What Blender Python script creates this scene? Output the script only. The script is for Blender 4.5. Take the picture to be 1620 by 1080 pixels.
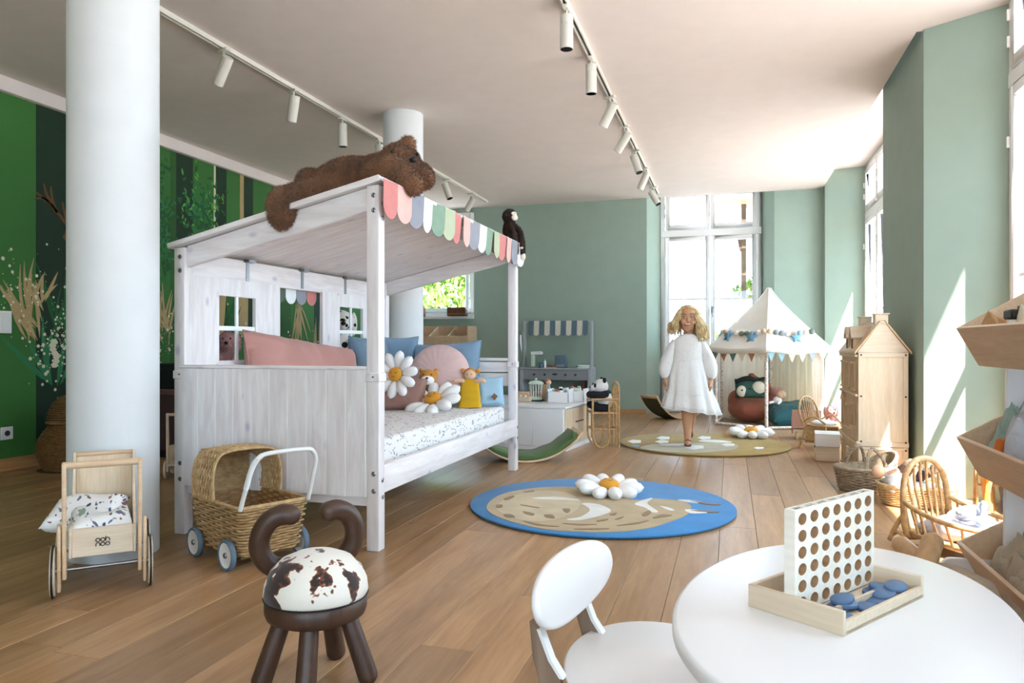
import bpy, bmesh, math, random
import numpy as np
from mathutils import Vector, Matrix, Euler, noise
for o in list(bpy.data.objects): bpy.data.objects.remove(o)
SC = bpy.context.scene; COL = SC.collection
random.seed(7); R = math.radians; PI = math.pi
# ---------------------------------------------------------------- camera, world, sun, exposure
F = 1150.0; EYE = 0.9; YAW = math.atan(345 / F)          # focal length in pixels of a 1620 px wide frame
cd = bpy.data.cameras.new('camera'); cd.sensor_width = 36; cd.lens = F / 1620 * 36; cd.shift_y = 4 / 1620
cd.clip_start = .02
cam = bpy.data.objects.new('camera', cd); COL.objects.link(cam)
cam.location = (0, 0, EYE); cam.rotation_euler = (R(90), 0, YAW); SC.camera = cam
w = bpy.data.worlds.new('sky'); SC.world = w; w.use_nodes = True
bg = w.node_tree.nodes['Background']; bg.inputs[0].default_value = (.57, .79, 1.0, 1); bg.inputs[1].default_value = 5.6
sl = bpy.data.lights.new('sun', 'SUN'); sl.energy = 31; sl.angle = R(.5); sl.color = (1, .96, .91)
sun = bpy.data.objects.new('sun', sl); COL.objects.link(sun)
sun.rotation_euler = Vector((-1, 1.41, -2.87)).to_track_quat('-Z', 'Y').to_euler(); sun.location = (6, -2, 9)
def portal(loc, rot, sx, sy):                             # tells the renderer where the sky comes in; gives no light itself
    l = bpy.data.lights.new('window_portal', 'AREA'); l.shape = 'RECTANGLE'; l.size = sx; l.size_y = sy; l.cycles.is_portal = True
    o = bpy.data.objects.new('window_portal', l); COL.objects.link(o); o.location = loc; o.rotation_euler = rot
portal((1.60, 7.66, 1.5), (0, R(90), 0), 2.9, 3.1)
portal((1.60, 2.9, 1.5), (0, R(90), 0), 2.9, 3.5)
portal((1.60, -1.4, 1.5), (0, R(90), 0), 2.9, 2.9)
portal((-.25, 9.95, 1.85), (R(-90), 0, 0), 1.4, 2.0)
portal((-4.0, 9.75, 2.0), (R(-90), 0, 0), 1.2, 1.5)
portal((-.4, -3.3, 1.4), (R(90), 0, 0), 1.8, 2.2)
vs = SC.view_settings; vs.view_transform = 'Standard'; vs.look = 'None'; vs.gamma = 1; vs.use_curve_mapping = False; vs.exposure = 0.55
# ---------------------------------------------------------------- helpers
def pix(u, v, d):                                         # a point seen at pixel u, v at depth d
    xc = (u - 810) / F * d; c, s = math.cos(YAW), math.sin(YAW)
    return Vector((xc * c - d * s, xc * s + d * c, EYE - (v - 544) / F * d))
def onx(u, v, x):
    k = (u - 810) / F; return pix(u, v, x / (k * math.cos(YAW) - math.sin(YAW)))
def ony(u, v, y):
    k = (u - 810) / F; return pix(u, v, y / (k * math.sin(YAW) + math.cos(YAW)))
def onz(u, v, z): return pix(u, v, (EYE - z) * F / (v - 544))
def lin(h):
    if not isinstance(h, str): return tuple(h) + (1,)
    c = [int(h[i:i + 2], 16) / 255 for i in (0, 2, 4)]
    return tuple(x / 12.92 if x <= .04045 else ((x + .055) / 1.055) ** 2.4 for x in c) + (1,)
MATS = {}
class NT:
    def __init__(s, name):
        s.m = bpy.data.materials.new(name); s.m.use_nodes = True; s.t = s.m.node_tree; s.n = s.t.nodes; s.b = s.n['Principled BSDF']; MATS[name] = s.m
    def new(s, typ, **k):
        n = s.n.new(typ)
        for a, b in k.items():
            if a.startswith('i_'):
                key = a[2:].replace('_', ' '); n.inputs[int(key) if key.isdigit() else key].default_value = b
            else: setattr(n, a, b)
        return n
    def lk(s, a, b): s.t.links.new(a, b)
    def coord(s, scale=(1, 1, 1), rnd=True):
        tc = s.new('ShaderNodeTexCoord'); mp = s.new('ShaderNodeMapping'); mp.inputs['Scale'].default_value = scale
        if rnd:
            oi = s.new('ShaderNodeObjectInfo'); vm = s.new('ShaderNodeVectorMath', operation='SCALE'); vm.inputs[0].default_value = (13.1, 7.7, 5.3)
            s.lk(oi.outputs['Random'], vm.inputs['Scale']); ad = s.new('ShaderNodeVectorMath', operation='ADD')
            s.lk(tc.outputs['Object'], ad.inputs[0]); s.lk(vm.outputs[0], ad.inputs[1]); s.lk(ad.outputs[0], mp.inputs[0])
        else: s.lk(tc.outputs['Object'], mp.inputs[0])
        return mp.outputs[0]
    def noise(s, co, scale, detail=3, rough=.5, dist=0):
        n = s.new('ShaderNodeTexNoise'); n.inputs['Scale'].default_value = scale; n.inputs['Detail'].default_value = detail
        n.inputs['Roughness'].default_value = rough; n.inputs['Distortion'].default_value = dist; s.lk(co, n.inputs['Vector']); return n.outputs['Fac']
    def ramp(s, fac, stops, interp='LINEAR'):
        r = s.new('ShaderNodeValToRGB'); e = r.color_ramp.elements; r.color_ramp.interpolation = interp
        while len(e) < len(stops): e.new(.5)
        for x, (p, c) in zip(e, stops): x.position = p; x.color = lin(c)
        s.lk(fac, r.inputs[0]); return r.outputs[0]
    def mix(s, fac, a, b, mode='MIX'):
        m = s.new('ShaderNodeMixRGB', blend_type=mode)
        for i, x in ((0, fac), (1, a), (2, b)):
            if hasattr(x, 'node'): s.lk(x, m.inputs[i])
            else: m.inputs[i].default_value = x if i == 0 else lin(x)
        return m.outputs[0]
    def bump(s, h, strength, dist=.002):
        b = s.new('ShaderNodeBump'); b.inputs['Strength'].default_value = strength; b.inputs['Distance'].default_value = dist
        s.lk(h, b.inputs['Height']); s.lk(b.outputs[0], s.b.inputs['Normal'])
    def col(s, c):
        if hasattr(c, 'node'): s.lk(c, s.b.inputs['Base Color'])
        else: s.b.inputs['Base Color'].default_value = lin(c)
        return s
    def set(s, **k):
        for a, b in k.items(): s.b.inputs[a.replace('_', ' ')].default_value = b
        return s
def dark(h, f):
    c = lin(h); return tuple(min(1, x * f) for x in c[:3])
def mat(name, h, rough=.55, var=.1, scale=6, bump=0, bscale=120, bd=.001, **k):
    n = NT(name); co = n.coord(); f = n.noise(co, scale, 3)
    n.col(n.ramp(f, [(.3, dark(h, 1 - var)), (.7, dark(h, 1 + var))])).set(Roughness=rough, **k)
    if bump: n.bump(n.noise(co, bscale, 2), bump, bd)
    return n.m
def wood(name, h1, h2, ax=0, rough=.5, freq=22, bump=.15, rndcol=.0):
    n = NT(name); sc = [1, 1, 1]; sc[ax] = .09; co = n.coord(sc)
    f = n.noise(co, freq, 4, .6, .6); g = n.noise(co, freq * 6, 2)
    c = n.ramp(f, [(.3, h1), (.72, h2)]); c = n.mix(.18, c, n.ramp(g, [(.3, dark(h1, .75)), (.7, dark(h2, 1.1))]))
    if rndcol:
        oi = n.new('ShaderNodeObjectInfo'); c = n.mix(1, c, n.ramp(oi.outputs['Random'], [(0, (1 - rndcol,) * 3), (1, (1,) * 3)]), 'MULTIPLY')
    n.col(c).set(Roughness=rough); n.bump(g, bump, .0008); return n.m
def whitewash(name, ax):                                  # thin white stain on knotty pine
    n = NT(name); sc = [1, 1, 1]; sc[ax] = .12; co = n.coord(sc)
    c = n.ramp(n.noise(co, 30, 4, .6, .5), [(.3, 'dcd2d0'), (.7, 'f1ecea')])
    s2 = [1, 1, 1]; s2[ax] = .55; v = n.new('ShaderNodeTexVoronoi'); v.inputs['Scale'].default_value = 9.5; v.inputs['Randomness'].default_value = 1; n.lk(n.coord(s2), v.inputs['Vector'])
    k = n.ramp(v.outputs['Distance'], [(.05, (.7,) * 3), (.17, (0,) * 3)])
    n.col(n.mix(k, c, 'aaa6bd')).set(Roughness=.42); n.bump(n.noise(co, 90, 2), .12, .0006); return n.m
def fabric(name, h, rough=.9, wr=.35, var=.06, bs=9):
    n = NT(name); co = n.coord(); n.col(n.ramp(n.noise(co, 5, 2), [(.3, dark(h, 1 - var)), (.7, dark(h, 1 + var))])).set(Roughness=rough, Sheen_Weight=.15)
    a = n.noise(co, bs, 3, .5, .8); b = n.noise(co, 260, 1); n.bump(n.mix(.12, a, b), wr, .02); return n.m
def printed(name, base, cols, scale=26, thr=.2, wr=.3):   # cloth with small scattered leaf-like marks
    n = NT(name); co = n.coord((1, .45, 1), False); v = n.new('ShaderNodeTexVoronoi'); v.inputs['Scale'].default_value = scale
    wv = n.new('ShaderNodeVectorMath', operation='ADD'); nz = n.new('ShaderNodeTexNoise'); nz.inputs['Scale'].default_value = 18; n.lk(co, nz.inputs['Vector'])
    sc = n.new('ShaderNodeVectorMath', operation='SCALE'); sc.inputs['Scale'].default_value = .09; n.lk(nz.outputs['Color'], sc.inputs[0]); n.lk(co, wv.inputs[0]); n.lk(sc.outputs[0], wv.inputs[1]); n.lk(wv.outputs[0], v.inputs['Vector'])
    m = n.ramp(v.outputs['Distance'], [(thr * .75, (1,) * 3), (thr, (0,) * 3)])
    sp = n.new('ShaderNodeSeparateColor'); n.lk(v.outputs['Color'], sp.inputs[0])
    pc = n.ramp(sp.outputs[0], [(i / len(cols), c) for i, c in enumerate(cols)], 'CONSTANT')
    gate = n.ramp(sp.outputs[1], [(0, (0,) * 3), (.4, (1,) * 3)], 'CONSTANT')
    n.col(n.mix(n.mix(1, m, gate, 'MULTIPLY'), base, pc)).set(Roughness=.85); n.bump(n.noise(n.coord(), 9, 3, .5, .8), wr, .02); return n.m
class MB:
    def __init__(s): s.v = []; s.f = []
    def add(s, vs, fs):
        b = len(s.v); s.v += [tuple(x) for x in vs]; s.f += [tuple(b + i for i in q) for q in fs]; return s
    def b2(s, x0, x1, y0, y1, z0, z1, M=None):
        p = [Vector((x, y, z)) for z in (z0, z1) for y in (y0, y1) for x in (x0, x1)]
        if M is not None: p = [M @ q for q in p]
        return s.add(p, [(0, 2, 3, 1), (4, 5, 7, 6), (0, 1, 5, 4), (2, 6, 7, 3), (0, 4, 6, 2), (1, 3, 7, 5)])
    def box(s, c, d, M=None):
        c = Vector(c); T = Matrix.Translation(c); T = T @ M if M is not None else T
        return s.b2(-d[0] / 2, d[0] / 2, -d[1] / 2, d[1] / 2, -d[2] / 2, d[2] / 2, T)
    def bar(s, a, b, wd, h, up=(0, 0, 1)):                # square bar from a to b
        a, b = Vector(a), Vector(b); x = (b - a); L = x.length; x.normalize(); y = Vector(up).cross(x).normalized(); z = x.cross(y)
        M = Matrix((x, y, z)).transposed().to_4x4(); M.translation = (a + b) / 2
        return s.b2(-L / 2, L / 2, -wd / 2, wd / 2, -h / 2, h / 2, M)
    def rings(s, rs, closed=False, cap=True, loop=True):
        n = len(rs[0]); vs = [p for r in rs for p in r]; fs = []; m = len(rs)
        for i in range(m if closed else m - 1):
            for j in range(n if loop else n - 1):
                a, b = i, (i + 1) % m; k = (j + 1) % n; fs.append((a * n + j, a * n + k, b * n + k, b * n + j))
        if cap and not closed and loop: fs.append(tuple(range(n - 1, -1, -1))); fs.append(tuple((m - 1) * n + j for j in range(n)))
        return s.add(vs, fs)
    def tube(s, pts, r, n=8, closed=False, flat=1.0, ref=None, cap=True, round_ends=False):
        pts = [Vector(p) for p in pts]; m = len(pts); rr = list(r) if hasattr(r, '__len__') else [r] * m
        if round_ends and not closed:
            q = []; q2 = []
            t0 = (pts[0] - pts[1]).normalized(); t1 = (pts[-1] - pts[-2]).normalized()
            for k in (0, 30, 60, 80): q.append((pts[0] + t0 * rr[0] * math.cos(R(k)), max(rr[0] * math.sin(R(k)), rr[0] * .08)))
            for k in (80, 60, 30, 0): q2.append((pts[-1] + t1 * rr[-1] * math.cos(R(k)), max(rr[-1] * math.sin(R(k)), rr[-1] * .08)))
            pts = [a for a, _ in q] + pts + [a for a, _ in q2]; rr = [b for _, b in q] + rr + [b for _, b in q2]; m = len(pts)
        rs = []; prev = None
        for i, p in enumerate(pts):
            if closed: t = pts[(i + 1) % m] - pts[i - 1]
            else: t = pts[min(i + 1, m - 1)] - pts[max(i - 1, 0)]
            if t.length < 1e-9: t = Vector((0, 0, 1))
            t.normalize()
            if prev is None:
                a = Vector(ref) if ref else (Vector((0, 0, 1)) if abs(t.z) < .9 else Vector((1, 0, 0))); nn = (a - t * a.dot(t)).normalized()
            else:
                a = Vector(ref) if ref else prev; nn = a - t * a.dot(t); nn = nn.normalized() if nn.length > 1e-6 else prev
            prev = nn; bb = t.cross(nn)
            rs.append([p + nn * math.cos(2 * PI * j / n) * rr[i] * flat + bb * math.sin(2 * PI * j / n) * rr[i] for j in range(n)])
        return s.rings(rs, closed, cap)
    def lathe(s, prof, c=(0, 0, 0), n=24, M=None, sx=1, sy=1, closed=False):
        c = Vector(c); rs = []
        for r, z in prof:
            q = [Vector((math.cos(2 * PI * j / n) * r * sx, math.sin(2 * PI * j / n) * r * sy, z)) for j in range(n)]
            rs.append([(M @ p if M is not None else p) + c for p in q])
        return s.rings(rs, closed)
    def ell(s, c, r, M=None, nu=16, nv=10):
        prof = [(max(math.sin(PI * i / nv), .001), -math.cos(PI * i / nv)) for i in range(nv + 1)]; c = Vector(c); rs = []
        for q, z in prof:
            ring = [Vector((math.cos(2 * PI * j / nu) * q * r[0], math.sin(2 * PI * j / nu) * q * r[1], z * r[2])) for j in range(nu)]
            rs.append([(M @ p if M is not None else p) + c for p in ring])
        return s.rings(rs)
    def prism(s, poly, z0, z1, M=None):
        n = len(poly); p = [Vector((x, y, z)) for z in (z0, z1) for x, y in poly]
        if M is not None: p = [M @ q for q in p]
        return s.add(p, [tuple(range(n - 1, -1, -1)), tuple(range(n, 2 * n))] + [(i, (i + 1) % n, n + (i + 1) % n, n + i) for i in range(n)])
    def pillow(s, w, h, t, M, n=18, pinch=.16, wr=.0, seed=0, power=.5):   # soft pillow in its own x-y plane
        g = []
        for side in (1, -1):
            rs = []
            for i in range(n + 1):
                for j in range(n + 1):
                    a, b = -1 + 2 * i / n, -1 + 2 * j / n
                    k = max(0, (1 - a ** 4) * (1 - b ** 4)) ** power
                    x = a * w / 2 * (1 - pinch * (1 - b * b) * abs(a) ** 3 * .5); y = b * h / 2 * (1 - pinch * (1 - a * a) * abs(b) ** 3 * .5)
                    z = side * t / 2 * k
                    if wr: z += side * wr * k * noise.noise(Vector((x * 9 + seed * 3.1, y * 9, side * 2))) 
                    rs.append(M @ Vector((x, y, z)))
            fs = []
            for i in range(n):
                for j in range(n):
                    q = (i * (n + 1) + j, (i + 1) * (n + 1) + j, (i + 1) * (n + 1) + j + 1, i * (n + 1) + j + 1); fs.append(q if side == 1 else q[::-1])
            s.add(rs, fs)
        return s
    def mesh(s, name, smooth=40, bevel=0, seg=1):
        me = bpy.data.meshes.new(name); me.from_pydata(s.v, [], s.f); bm = bmesh.new(); bm.from_mesh(me)
        bmesh.ops.remove_doubles(bm, verts=bm.verts, dist=1e-5); bmesh.ops.recalc_face_normals(bm, faces=bm.faces)
        if bevel:
            ed = [e for e in bm.edges if len(e.link_faces) == 2 and e.calc_face_angle(0) > .5]
            bmesh.ops.bevel(bm, geom=ed, offset=bevel, segments=seg, affect='EDGES', profile=.5, clamp_overlap=True)
        bm.to_mesh(me); bm.free()
        if smooth: me.shade_smooth(); me.set_sharp_from_angle(angle=R(smooth))
        return me
    def build(s, name, m, parent=None, smooth=40, bevel=0, seg=1, w=False, loc=None, rot=None, sub=0):
        return link(name, s.mesh(name, smooth, bevel, seg), m, parent, w, loc, rot, sub)
ROOT = {}
def link(name, me, m, parent=None, w=False, loc=None, rot=None, sub=0):
    o = bpy.data.objects.new(name, me); COL.objects.link(o)
    if m is not None and not me.materials: me.materials.append(MATS[m])
    if parent is not None:
        o.parent = parent
        if w and parent in ROOT: o.matrix_parent_inverse = ROOT[parent].inverted()
    if loc is not None: o.location = loc
    if rot is not None: o.rotation_euler = rot
    ROOT[o] = (Matrix() if w else ROOT.get(parent, Matrix())) if parent is not None else Matrix()
    if parent is None and loc is not None: ROOT[o] = Matrix.Translation(Vector(loc)) @ (Euler(rot).to_matrix().to_4x4() if rot is not None else Matrix())
    if sub: md = o.modifiers.new('subdivision', 'SUBSURF'); md.levels = sub; md.render_levels = sub
    return o
def tag(o, label, cat, group=None):
    o['label'] = label; o['category'] = cat
    if group: o['group'] = group
    return o
def thing(name, label, cat, loc=(0, 0, 0), rz=0, group=None):
    o = bpy.data.objects.new(name, None); o.empty_display_size = .05; COL.objects.link(o); o.location = loc; o.rotation_euler = (0, 0, rz)
    ROOT[o] = Matrix.Translation(Vector(loc)) @ Matrix.Rotation(rz, 4, 'Z'); return tag(o, label, cat, group)
def struct(o, label=None):
    o['kind'] = 'structure'
    if label: o['label'] = label
    return o
def dup(root, loc, rz, label, group=None):
    def cp(o, p):
        c = o.copy(); COL.objects.link(c)
        if p is not None: c.parent = p
        for ch in o.children: cp(ch, c)
        return c
    r = cp(root, None); r.location = loc; r.rotation_euler = (0, 0, rz) if not hasattr(rz, '__len__') else rz; r['label'] = label
    if group: r['group'] = group
    return r
def TR(loc, rx=0, ry=0, rz=0): return Matrix.Translation(Vector(loc)) @ Euler((rx, ry, rz)).to_matrix().to_4x4()
def blob(mb, name, m, parent, voxel=.012, smooth=6, w=False):          # melts overlapping pieces into one soft body
    me = bpy.data.meshes.new(name); me.from_pydata(mb.v, [], mb.f); o = bpy.data.objects.new('tmp', me); COL.objects.link(o)
    md = o.modifiers.new('r', 'REMESH'); md.mode = 'VOXEL'; md.voxel_size = voxel
    if smooth: ms = o.modifiers.new('s', 'SMOOTH'); ms.iterations = smooth; ms.factor = .5
    dg = bpy.context.evaluated_depsgraph_get(); out = bpy.data.meshes.new_from_object(o.evaluated_get(dg)); out.name = name
    bpy.data.objects.remove(o); out.shade_smooth(); return link(name, out, m, parent, w)
def fur(src, n, length, width, m, parent, seed=1, w=False, droop=.3, name='fur', jit=.5):
    rg = np.random.default_rng(seed); me = src.data; me.calc_loop_triangles(); nt = len(me.loop_triangles)
    tri = np.empty(nt * 3, np.int32); me.loop_triangles.foreach_get('vertices', tri); tri = tri.reshape(-1, 3)
    co = np.empty(len(me.vertices) * 3, np.float32); me.vertices.foreach_get('co', co); co = co.reshape(-1, 3)
    a, b, c = co[tri[:, 0]], co[tri[:, 1]], co[tri[:, 2]]; nr = np.cross(b - a, c - a); ar = np.linalg.norm(nr, axis=1); nr /= ar[:, None] + 1e-12
    t = rg.choice(nt, n, p=ar / ar.sum()); r1 = np.sqrt(rg.random(n)); r2 = rg.random(n)
    p = a[t] * (1 - r1)[:, None] + b[t] * (r1 * (1 - r2))[:, None] + c[t] * (r1 * r2)[:, None]; N = nr[t]
    d = N + rg.normal(0, jit, (n, 3)); d[:, 2] -= droop; d /= np.linalg.norm(d, axis=1)[:, None]
    side = np.cross(d, rg.normal(0, 1, (n, 3))); side /= np.linalg.norm(side, axis=1)[:, None] + 1e-9
    L = length * rg.uniform(.6, 1.2, n)[:, None]
    V = np.stack([p + side * width - N * .002, p - side * width - N * .002, p + d * L], 1).reshape(-1, 3)
    me2 = bpy.data.meshes.new(name); me2.from_pydata(V.tolist(), [], np.arange(n * 3).reshape(-1, 3).tolist())
    o = link(name, me2, m, parent, w); o['kind'] = 'stuff'; return o
def weave(mb, S, rows, N, r=.004, amp=.003, per=4, flat=.7, rnd=.15, seed=0, closed=True, a0=0, a1=1):
    # real basket strands: each row runs round the surface S(a, t) -> (point, normal), over and under N stakes
    rg = random.Random(seed); m = N * per
    for i in range(rows):
        t = (i + .5) / rows; pts = []
        for k in range(m if closed else m + 1):
            a = a0 + (a1 - a0) * k / m; p, nn = S(a, t); ph = PI * N * (k / m) + PI * i
            pts.append(p + nn * (amp * math.sin(ph)) + Vector((0, 0, rg.uniform(-rnd, rnd) * r)))
        mb.tube(pts, r, 5, closed, flat)
    return mb
def rrect(w, h, r, n=5):
    out = []
    for cx, cy, a0 in ((w / 2 - r, h / 2 - r, 0), (-w / 2 + r, h / 2 - r, 90), (-w / 2 + r, -h / 2 + r, 180), (w / 2 - r, -h / 2 + r, 270)):
        for k in range(n + 1): a = R(a0 + 90 * k / n); out.append((cx + r * math.cos(a), cy + r * math.sin(a)))
    return out
def spline(pts, n=8, closed=False):                       # Catmull-Rom
    P = [Vector(p) for p in pts]; m = len(P); out = []
    for i in range(m if closed else m - 1):
        if closed: a, b, c, d = P[i - 1], P[i], P[(i + 1) % m], P[(i + 2) % m]
        else: a, b, c, d = P[max(i - 1, 0)], P[i], P[i + 1], P[min(i + 2, m - 1)]
        for k in range(n):
            t = k / n; out.append(.5 * ((2 * b) + (c - a) * t + (2 * a - 5 * b + 4 * c - d) * t * t + (3 * b - a - 3 * c + d) * t ** 3))
    if not closed: out.append(P[-1])
    return out
# ---------------------------------------------------------------- materials
mat('ceiling_paint', 'e6dad4', .9, .02, bump=.05, bscale=60); mat('white_paint', 'eeece8', .6, .02); mat('white_gloss', 'f2f1f0', .3, .01)
mat('sage_paint', '99ab9d', .85, .03, bump=.05, bscale=90); mat('column_paint', 'e4e6e6', .7, .02, bump=.04, bscale=90)
mat('mural_green', '386f2e', .8, .1, 1.2); mat('mural_dark', '16301a', .8, .15, 2); mat('mural_mid', '2c5a22', .8, .12, 2); mat('mural_light', '5a9e3a', .8, .1, 2)
mat('mural_tan', 'b39a6a', .8, .12, 5); mat('mural_cream', 'd9d3b4', .8, .05); mat('mural_brown', '6a4526', .8, .15, 8); mat('mural_leaf', '1f5a2a', .8, .3, 5); mat('mural_teal', '2f7a4a', .8, .15)
wood('oak_floor', 'a0774f', 'caa074', 1, .33, 14, .25, .34); mat('gap', '3a2616', .9, .1); wood('oak_trim', 'a87848', 'c89a66', 1, .5)
wood('oak_trim_x', 'a87848', 'c89a66', 0, .5)
wood('birch', 'd6bea0', 'e8d6bd', 0, .5); wood('birch_z', 'd9bf9c', 'ecd9bd', 2, .5); wood('ply', 'c9a682', 'dcbf9e', 1, .5); wood('beech', 'd2ab82', 'e6c8a4', 0, .45)
wood('walnut', '38261c', '54392a', 2, .42, 40); wood('pale_block', 'efe6d6', 'f9f3e8', 0, .5)
whitewash('wash_x', 0); whitewash('wash_y', 1); whitewash('wash_z', 2)
mat('steel', '9a9a98', .3, .05, metal=0) if False else NT('steel').col('8d8e90').set(Roughness=.3, Metallic=1)
mat('black', '151515', .5, .1); mat('dark_grey', '3c4044', .5, .1); mat('lamp_white', 'e2ddd2', .45, .02); mat('lens', 'c9c9c4', .15, .05)
mat('plastic_white', 'e9e7e2', .35, .01)
n = NT('glass_pane'); tr = n.new('ShaderNodeBsdfTransparent'); gl = n.new('ShaderNodeBsdfGlossy'); gl.inputs['Roughness'].default_value = .02
mx = n.new('ShaderNodeMixShader'); mx.inputs[0].default_value = .06; n.lk(tr.outputs[0], mx.inputs[1]); n.lk(gl.outputs[0], mx.inputs[2]); n.lk(mx.outputs[0], n.n['Material Output'].inputs[0])
mat('terrace', 'aeaaa6', .9, .1, 3); mat('leaf_bright', '8fae4e', .7, .35, 9); mat('leaf_deep', '5a7f3a', .7, .35, 9); mat('bark', '5d4a38', .9, .25, 12, .5, 30); mat('bloom', 'c9a9b8', .8, .2)
# ---------------------------------------------------------------- room shell
CE = 2.78; XL = -4.92; YB = 9.48; YF = -3.2
fl = struct(MB().b2(XL - .1, 1.75, YF - .1, 9.95, -.12, -.016).build('floor', 'gap', smooth=0), 'oak plank floor')
PW = .168
for i in range(40):
    x0 = XL + i * PW
    if x0 > 1.58: break
    y = YF - random.random() * 2.0
    while y < 9.93:
        L = random.choice((1.7, 1.95, 2.2, 2.45)); a, b = max(y, YF), min(y + L, 9.93); y += L
        if b - a < .05: continue
        MB().b2(-PW / 2 + .0008, PW / 2 - .0008, -(b - a) / 2 + .0008, (b - a) / 2 - .0008, -.016, 0).build('plank', 'oak_floor', fl, 0, .0012, loc=(x0 + PW / 2, (a + b) / 2, 0))
struct(MB().b2(XL - .1, 1.076, YF - .1, YB, CE, CE + .35).build('ceiling', 'ceiling_paint', smooth=0), 'off-white flat ceiling')
m = MB().b2(1.076, 1.8, 6.0, YB, 2.95, 3.13).b2(-1.2, .7, YB, 9.95, 2.95, 3.13).b2(1.076, 1.8, -3.3, 4.95, 2.80, 3.13).b2(1.12, 1.8, 4.9, 6.1, 2.99, 3.13)
struct(m.build('ceiling', 'ceiling_paint', smooth=0), 'raised white ceiling over the window recesses')
wl = struct(MB().b2(XL - .1, XL, YF, YB + .3, 0, 3).build('wall_left', 'mural_green', smooth=0), 'green wall with painted forest mural')
struct(MB().b2(XL, XL + .05, YF, YB, CE - .105, CE).build('trim_1', 'ceiling_paint', bevel=.003), 'white cornice band above the green mural')
# back wall with splayed recess, window by the left corner
m = MB().b2(-3.39, -1.03, YB, YB + .35, 0, 3.1).prism([(-1.03, YB), (-.884, 9.86), (-.884, 9.95), (-1.03, 9.95)], 0, 3.1).b2(-1.3, -1.03, 9.83, 9.95, 0, 3.1)
m.prism([(.52, YB), (1.3, YB), (1.3, 9.95), (.387, 9.95), (.387, 9.86)], 0, 3.1).b2(XL, -3.39, YB, YB + .3, 0, 1.27).b2(XL, -3.39, YB, YB + .3, 2.70, 3.1).b2(XL, -4.65, YB, YB + .3, 1.2, 2.8)
struct(m.build('wall_back', 'sage_paint', smooth=0), 'sage green end wall')
struct(MB().b2(-4.65, -3.39, YB - .03, YB + .3, 1.25, 1.285).b2(-4.65, -3.39, YB - .012, YB + .02, 2.66, 2.72).build('trim_2', 'white_paint', bevel=.003), 'pale sill and head of the corner window')
# right wall: piers with splayed sides between deep window recesses
pier = lambda pts, nm='wall_right', lb=None: struct(MB().prism(pts, 0, 3.1).build(nm, 'sage_paint', smooth=0), lb)
pier([(1.12, 4.92), (1.12, 6.14), (1.5, 6.26), (1.62, 6.26), (1.62, 4.68), (1.5, 4.68)], lb='sage green pier between the tall windows')
pier([(1.076, 9.31), (1.076, 9.48), (1.076, 9.9), (1.62, 9.9), (1.62, 9.18), (1.5, 9.18)], lb='sage green splayed corner beside the tent')
pier([(1.12, 1.15), (1.5, 1.27), (1.62, 1.27), (1.62, -.1), (1.5, -.1), (1.12, .02)], lb='sage green pier near the shelf')
pier([(1.12, -2.95), (1.5, -2.83), (1.62, -2.83), (1.62, -3.3), (1.12, -3.3)], lb='sage green pier at the room end')
struct(MB().b2(1.5, 1.62, -3.3, 9.9, 2.92, 3.5).build('wall_right', 'white_paint', smooth=0), 'lintel above the windows')
struct(MB().b2(XL - .1, -1.3, YF - .1, YF, 0, 3).b2(.5, 1.7, YF - .1, YF, 0, 3).b2(-1.3, .5, YF - .1, YF, 2.5, 3).b2(-1.3, .5, YF - .1, YF, 0, .3).build('wall_front', 'sage_paint', smooth=0), 'wall behind the viewer with a wide opening')
struct(MB().b2(-3.39, -1.03, YB - .012, YB, 0, .055).build('baseboard_back', 'oak_trim_x', bevel=.002), 'oak skirting')
struct(MB().b2(XL, XL + .014, YF, YB, 0, .09).build('baseboard_left', 'oak_trim', bevel=.002), 'dark oak skirting')
struct(MB().b2(.55, 1.07, YB - .012, YB, 0, .055).build('baseboard_right', 'oak_trim_x', bevel=.002), 'oak skirting by the tent')
struct(MB().b2(1.6, 2.0, -4, 10.5, 3.33, 3.42).build('trim_3', 'white_paint', smooth=0), 'roof overhang outside the windows')
struct(MB().lathe([(.178, 0), (.178, CE)], (-2.555, 2.52, 0), 64).build('column', 'column_paint'), 'thick round white column beside the house bed, left of picture')
struct(MB().lathe([(.163, 0), (.163, CE)], (-2.57, 5.46, 0), 64).build('column', 'column_paint'), 'round cream column behind the bed head')
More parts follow.
